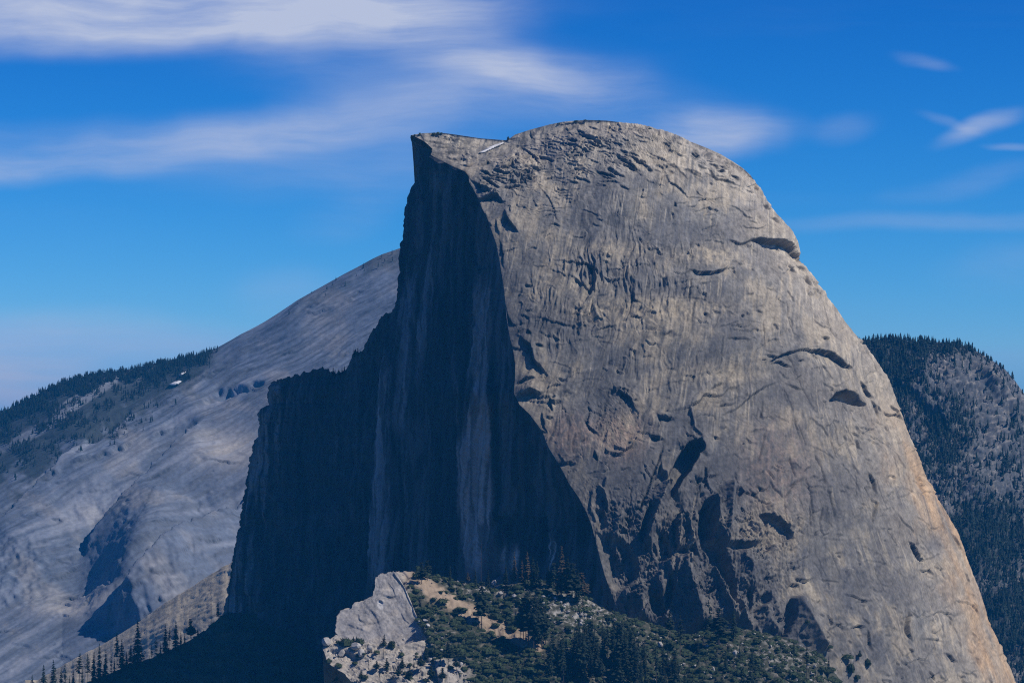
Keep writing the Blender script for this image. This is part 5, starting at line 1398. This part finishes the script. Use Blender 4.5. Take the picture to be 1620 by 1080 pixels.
while cnt < 125:        # dark mats over and beside the sand
    px, py = rt.uniform(640, 870), rt.uniform(906, 1075)
    if py < lut(HTOP, px) + 4: continue
    sa, ro, ru = (float(v_) for v_ in hill_zones(px, py))
    if ro > .4 or rt.random() < sa * .72: continue
    w = 6 + 24 * rt.random() ** 1.7; shrub(px, py, w, w * rt.uniform(.18, .36), 'low dark green mat of shrub on or beside the sandy strip', 'shrub mats by the sandy strip'); cnt += 1
cnt = 0
while cnt < 75:
    px, py = rt.uniform(880, 1330), rt.uniform(935, 1080)
    if py < lut(HTOP, px) + 4: continue
    w = rt.uniform(10, 24); shrub(px, py, w, w * rt.uniform(.26, .4), 'low green shrub among white stones below the broken dome foot', 'shrubs below the dome foot'); cnt += 1
cnt = 0
while cnt < 30:
    px, py = rt.uniform(512, 700), rt.uniform(1012, 1078)
    sa, ro, ru = (float(v_) for v_ in hill_zones(px, py))
    if ro < .5: continue
    w = rt.uniform(6, 14); shrub(px, py, w, w * rt.uniform(.35, .6), 'small bush growing in a joint of the pale ledges', 'bushes on the pale ledges'); cnt += 1


def scatter(protos, n, accept, size, flat, mat, name, rng_, P=PHL):
    Q = P[1:-1, 1:].reshape(-1, 3); x, y = project(Q); pr = accept(x, y) * (Q[:, 2] > -800) * (y < 1100) * (x < 1345); pr = pr / pr.sum()
    idx = nr.choice(len(Q), n, replace=True, p=pr); VV, FF = [], []; k = 0
    for i in idx:
        V, F = rng_.choice(protos); s = rng_.uniform(*size); a = rng_.uniform(0, 6.28); c, q_ = math.cos(a), math.sin(a)
        W_ = V * np.array([s, s, s * flat * rng_.uniform(.7, 1.3)]); W_ = np.stack([W_[:, 0] * c - W_[:, 1] * q_, W_[:, 0] * q_ + W_[:, 1] * c, W_[:, 2]], -1) + Q[i] + np.array([rng_.uniform(-2, 2), rng_.uniform(-2, 2), 0])
        VV.append(W_); FF.append(F + k); k += len(V)
    o = raw_mesh(name, np.vstack(VV), np.vstack(FF), None, mat); o['kind'] = 'stuff'
    return o


def acc_shrub(x, y):
    sa, ro, ru = hill_zones(x, y)
    return np.clip(1 - 1.15 * sa - ro, 0, 1) * (1 - .55 * ru) * sstep(-.5, .2, fbm(x / 14, y / 7, 3, 330)) + .01


small = [shrub_mesh(70 + k, 34) for k in range(5)]
gc = scatter(small, 2600, acc_shrub, (2.0, 6.0), .7, M_SHRUB, 'ground_cover', random.Random(31))
tag(gc, 'dense low green brush covering the sunny slope', 'ground cover')
gc2 = scatter(small, 500, lambda x, y: (x < 640) * 1.0, (2.5, 6), .8, M_SHRUB, 'ground_cover', random.Random(33), PT)
tag(gc2, 'dim brush covering the shaded slope at lower left', 'ground cover')

# ------------------------------------------------------------------ boulders
def stone_mesh(seed, sub=2):
    import bmesh
    bm = bmesh.new(); bmesh.ops.create_icosphere(bm, subdivisions=sub, radius=1)
    r = random.Random(seed); planes = [(np.array([r.gauss(0, 1), r.gauss(0, 1), r.gauss(0, 1)]), r.uniform(.55, .85)) for _ in range(9)]
    for v in bm.verts:
        p = np.array(v.co)
        for n_, d in planes:
            n1 = n_ / np.linalg.norm(n_); e = p @ n1 - d
            if e > 0: p = p - n1 * e
        v.co = p * (1 + .04 * r.uniform(-1, 1))
    V = np.array([v.co[:] for v in bm.verts]); bm.verts.index_update(); F = np.array([[v.index for v in f.verts] for f in bm.faces]); bm.free()
    return V, F


STN = [stone_mesh(60 + k) for k in range(8)]
STM = [raw_mesh('boulder', V, F, None, M_STONE, link=False) for V, F in STN]


def boulder(px, py, w, h, label, group=None, surf=None):
    p = (surf or S_HILL).at(px, py); k = p[1] / FPX
    o = bpy.data.objects.new('boulder', rt.choice(STM)); COL.objects.link(o)
    o.location = p + np.array([0, 0, .25 * h * k]); o.scale = (w * k / 2, w * k / 2 * rt.uniform(.7, 1), h * k / 2); o.rotation_euler = (rt.uniform(-.3, .3), rt.uniform(-.3, .3), rt.uniform(0, 6.28))
    tag(o, label, 'boulder', group); member(group, o, px, py)


for px, py, w, h, lab in (
        (517, 1018, 22, 17, 'big faceted grey boulder perched on the far left lip of the ledge'), (541, 1036, 17, 13, 'grey boulder half hidden under the broad dark bush on the left ledge'),
        (562, 1025, 20, 13, 'rounded grey boulder between the two dark bushes on the left ledge'), (571, 1036, 14, 14, 'round pale boulder standing out in front of the left ledge bushes'),
        (585, 1028, 14, 10, 'bluish boulder at the right end of the left ledge row'), (782, 924, 13, 10, 'brown block on the crest right of the dead trunk, largest there'),
        (791, 941, 12, 9, 'white angular rock just below the brown crest block'), (814, 944, 9, 8, 'pale upright stone left of the dark mid-slope clump'),
        (1162, 1036, 10, 12, 'pointed white stone sticking out of the shrubs below the rock apron'), (1045, 1022, 14, 11, 'tan flat-sided boulder under the slender see-through pine'),
        (1008, 1002, 15, 7, 'flat white slab in brush left of the rock apron foot'), (904, 1038, 10, 8, 'white boulder at the left edge of the dense bottom wood'),
        (677, 990, 8, 6, 'white stone touching the rim of the tilted slab from the green side'), (673, 982, 12, 5, 'flat white slab beside the slab rim, above the white stone'),
        (680, 1044, 10, 9, 'grey boulder between the two ragged ledge pines'), (1000, 1056, 10, 14, 'tall pale rock showing between trunks of the bottom wood')):
    boulder(px, py, w, h, lab)
cnt = 0
while cnt < 55:
    px, py = rt.uniform(760, 1010), rt.uniform(918, 1010)
    if py < lut(HTOP, px) + 3 or rt.random() > float(hill_zones(px, py)[2]) + .05: continue
    w = 3 + 7 * rt.random() ** 2; boulder(px, py, w, w * rt.uniform(.5, .85), 'white stone of the rubble spilling from the foot of the blue bowl', 'white rubble under the bowl'); cnt += 1
cnt = 0
while cnt < 60:
    px, py = rt.uniform(1010, 1330), rt.uniform(1000, 1080)
    if py < lut(HTOP, px) + 4: continue
    w = 3 + 5 * rt.random() ** 2; boulder(px, py, w, w * rt.uniform(.5, .8), 'white stone among shrubs below the broken dome foot', 'stones below the dome foot'); cnt += 1
cnt = 0
while cnt < 18:
    px, py = rt.uniform(520, 740), rt.uniform(1010, 1080)
    w = rt.uniform(4, 9); boulder(px, py, w, w * rt.uniform(.5, .9), 'loose grey stone lying on the pale ledges at the bottom', 'stones on the pale ledges'); cnt += 1
tiny = [stone_mesh(80 + k, 1) for k in range(5)]
rb_ = scatter(tiny, 1500, lambda x, y: .12 + hill_zones(x, y)[2] + .5 * hill_zones(x, y)[1] - .05 * hill_zones(x, y)[0], (.6, 2.0), .7, M_STONE, 'rubble', random.Random(37))
tag(rb_, 'small white stones strewn over the sunny slope', 'rubble')
# fallen trunk
p0, p1 = S_HILL.at(710, 1001), S_HILL.at(752, 1000)
lv, lf = [], []; tube(lv, lf, p0 + (0, 0, .8), p1 + (0, 0, .8), .7, .35, 7)
for f_ in (.55, .72, .85):
    a_ = p0 + (p1 - p0) * f_; tube(lv, lf, a_ + (0, 0, .8), a_ + np.array([3, -1.5, 2.6]), .18, .06, 4)
tag(raw_mesh('fallen_log', np.array(lv), np.array(lf), None, M_SNAG), 'thin white fallen trunk lying across green brush below the lone tall pine', 'log')

# summit: dwarf trees and stones on the skyline
for px, py, w, h in ((686, 212, 7, 4), (693, 211, 6, 4), (698, 211, 5, 3), (664, 212, 4, 4), (656, 214, 4, 3), (912, 191, 8, 2), (926, 190, 6, 2), (948, 191, 5, 2), (1028, 203, 6, 2), (884, 195, 5, 2)):
    shrub(px, py + 1, w, h, 'speck of dark scrub on the skyline of the dome summit', 'scrub on the summit skyline', S_DOME)
shrub(804, 220, 4, 5, 'small upright dark shrub on the skyline at the upper end of the summit snow', None, S_DOME)


# ------------------------------------------------------------------ a label of its own for every member of a group
ORD = ('first second third fourth fifth sixth seventh eighth ninth tenth eleventh twelfth thirteenth fourteenth fifteenth sixteenth seventeenth eighteenth nineteenth twentieth '
       'twenty-first twenty-second twenty-third twenty-fourth twenty-fifth twenty-sixth twenty-seventh twenty-eighth twenty-ninth thirtieth thirty-first thirty-second thirty-third thirty-fourth thirty-fifth thirty-sixth thirty-seventh thirty-eighth thirty-ninth fortieth '
       'forty-first forty-second forty-third forty-fourth forty-fifth forty-sixth forty-seventh forty-eighth').split()
PLACES = [('near the tip of the tilted slab', 640, 915), ('on the sand under the round-topped pine', 690, 935), ('beside the tall dead trunk', 765, 932), ('along the rim of the tilted slab', 670, 985),
          ('below the lone tall pine', 745, 1022), ('between lone tall pine and mid-slope clump', 800, 985), ('under the mid-slope clump', 840, 1045), ('at the bottom edge below the sand', 770, 1068),
          ('under the brown crest block', 800, 945), ('right of the mid-slope clump', 885, 985), ('under the big brownish fir', 890, 950), ('left of the rock apron foot', 965, 980), ('at the left side of the bottom wood', 880, 1040),
          ('in the heart of the bottom wood', 940, 1030), ('at the right side of the bottom wood', 1000, 1040), ('at the foot of the rock apron', 1050, 1012), ('under the pair of firs before the apron', 1130, 1032),
          ('below the small rock spike', 1180, 1022), ('at the bottom edge below the rock spike', 1170, 1066), ('below the furrowed rock tower', 1250, 1045), ('at the right end against bare granite', 1310, 1062), ('on the upper left ledge', 545, 1030),
          ('right under the tilted slab', 615, 1022), ('on the lowest ledges', 590, 1068), ('at the right end of the pale ledges', 680, 1062), ('on the green slope left of the sand', 700, 985), ('right of the bottom wood', 1080, 1055),
          ('below the left end of the tan slope', 100, 1060), ('below the middle of the tan slope', 190, 1030), ('below the upper part of the tan slope', 290, 1005)]
NOUN = {'firs on the shaded slope': 'dark firs', 'dim grove on the crest': 'dim grove firs', 'dark clump mid-slope': 'tall clump pines', 'dense wood at the bottom': 'dense wood firs', 'scrubby pines on the ledges': 'scrubby pines',
        'small firs below the dome foot': 'small firs', 'shrub mats by the sandy strip': 'low shrub mats', 'shrubs below the dome foot': 'green shrubs', 'bushes on the pale ledges': 'small bushes',
        'white rubble under the bowl': 'white stones', 'stones below the dome foot': 'pale stones', 'stones on the pale ledges': 'grey stones'}
WHOLE = {'firs on the shadowed shoulder': 'tiny firs on the notched skyline of the shadowed shoulder', 'skyline pines of the right hill': 'pines on the wooded top of the right hill',
         'small pines on the falling skyline': 'little pines on the falling skyline of the right hill', 'scrub on the summit skyline': 'scrub specks on the skyline of the dome'}
for g_, mem in MEMBERS.items():
    if g_ in WHOLE:
        for k, (x_, y_, o) in enumerate(sorted(mem, key=lambda m: m[0])):
            if k < len(ORD): o['label'] = ORD[k] + ' from left of the ' + WHOLE[g_]
        continue
    if g_ not in NOUN: continue
    bucket = {}
    for x_, y_, o in mem:
        ph = min(PLACES, key=lambda p_: (p_[1] - x_) ** 2 + (1.6 * (p_[2] - y_)) ** 2)[0]
        bucket.setdefault(ph, []).append((x_, o))
    for ph, lst in bucket.items():
        lst.sort(key=lambda m: m[0])
        for k, (x_, o) in enumerate(lst):
            if len(lst) == 1: o['label'] = 'the only one of the ' + NOUN[g_] + ' ' + ph
            elif k < len(ORD): o['label'] = ORD[k] + ' from left of the ' + NOUN[g_] + ' ' + ph

# ------------------------------------------------------------------ snow patches
def snow(pts, surf, label, lift=.6):
    p = np.array(pts, float); c = p.mean(0); ring = smooth_line(list(p) + [p[0]], 1.2)[:-1]; ring = ring + np.stack([.7 * fbm(ring[:, 0] / 2.3, ring[:, 1] / 2.3, 2, 400), .45 * fbm(ring[:, 0] / 2.3 + 9, ring[:, 1] / 2.3, 2, 403)], -1)
    smp = np.array([c + (q - c) * f for q in ring for f in (.3, .7, 1)])
    Q = np.array([surf.at(*q) for q in smp])
    k = np.linalg.lstsq(np.column_stack([smp, np.ones(len(smp))]), Q[:, 1], rcond=None)[0]

    def pt(q, dy): return world(q[0], q[1], k[0] * q[0] + k[1] * q[1] + k[2] + dy)
    n_ = len(ring); V = [pt(c, -4 * lift)] + [pt(c + (q - c) * .6, -3.5 * lift) for q in ring] + [pt(q, -2.5 * lift) for q in ring] + [pt(q, 12) - np.array([0, 0, 2]) for q in ring]; F = []
    for i in range(n_):
        j = (i + 1) % n_; F.append((0, 1 + i, 1 + j))
        for a in (1, 1 + n_): F += [(a + i, a + n_ + i, a + n_ + j), (a + i, a + n_ + j, a + j)]
    tag(raw_mesh('snow_patch', np.array(V), np.array(F), None, M_SNOW, smooth=True), label, 'snow')


snow([(757, 242), (765, 237.2), (775, 232.2), (787, 227.5), (798, 224), (799, 225), (790, 229.3), (778, 234.6), (767, 239.8)], S_DOME, 'long white snow streak in the saddle beside the dome summit', 2.5)
snow([(267, 608), (274, 604.5), (282, 602), (287, 602.5), (283, 606), (275, 609)], S_FAR, 'lower and larger of two snow patches where far forest meets bare slabs', 8)
snow([(283, 592), (288, 589), (294, 587.5), (291, 591), (285, 594)], S_FAR, 'upper and smaller of two snow patches where far forest meets bare slabs', 8)

# ------------------------------------------------------------------ haze in the air
hz = bpy.data.materials.new('haze_air'); hz.use_nodes = True
t = NT(hz.node_tree); t.n.remove(t.n['Principled BSDF'])
vol = t.node('ShaderNodeVolumePrincipled', {'Color': (.035, .42, 1.0, 1), 'Density': 2.45e-5, 'Anisotropy': 0.0})
t.l.new(vol.outputs[0], t.n['Material Output'].inputs['Volume'])
x0, x1, y0, y1, z0, z1 = -30400, 30400, -20400, 60400, -1010, 862
hv = np.array([(x, y, z) for z in (z0, z1) for y in (y0, y1) for x in (x0, x1)], float)
hf = np.array([(0, 2, 3, 1), (4, 5, 7, 6), (0, 1, 5, 4), (2, 6, 7, 3), (0, 4, 6, 2), (1, 3, 7, 5)])
o = raw_mesh('haze', hv, hf, None, hz); o['kind'] = 'stuff'
tag(o, 'thin blue haze filling the air between the mountains', 'haze')
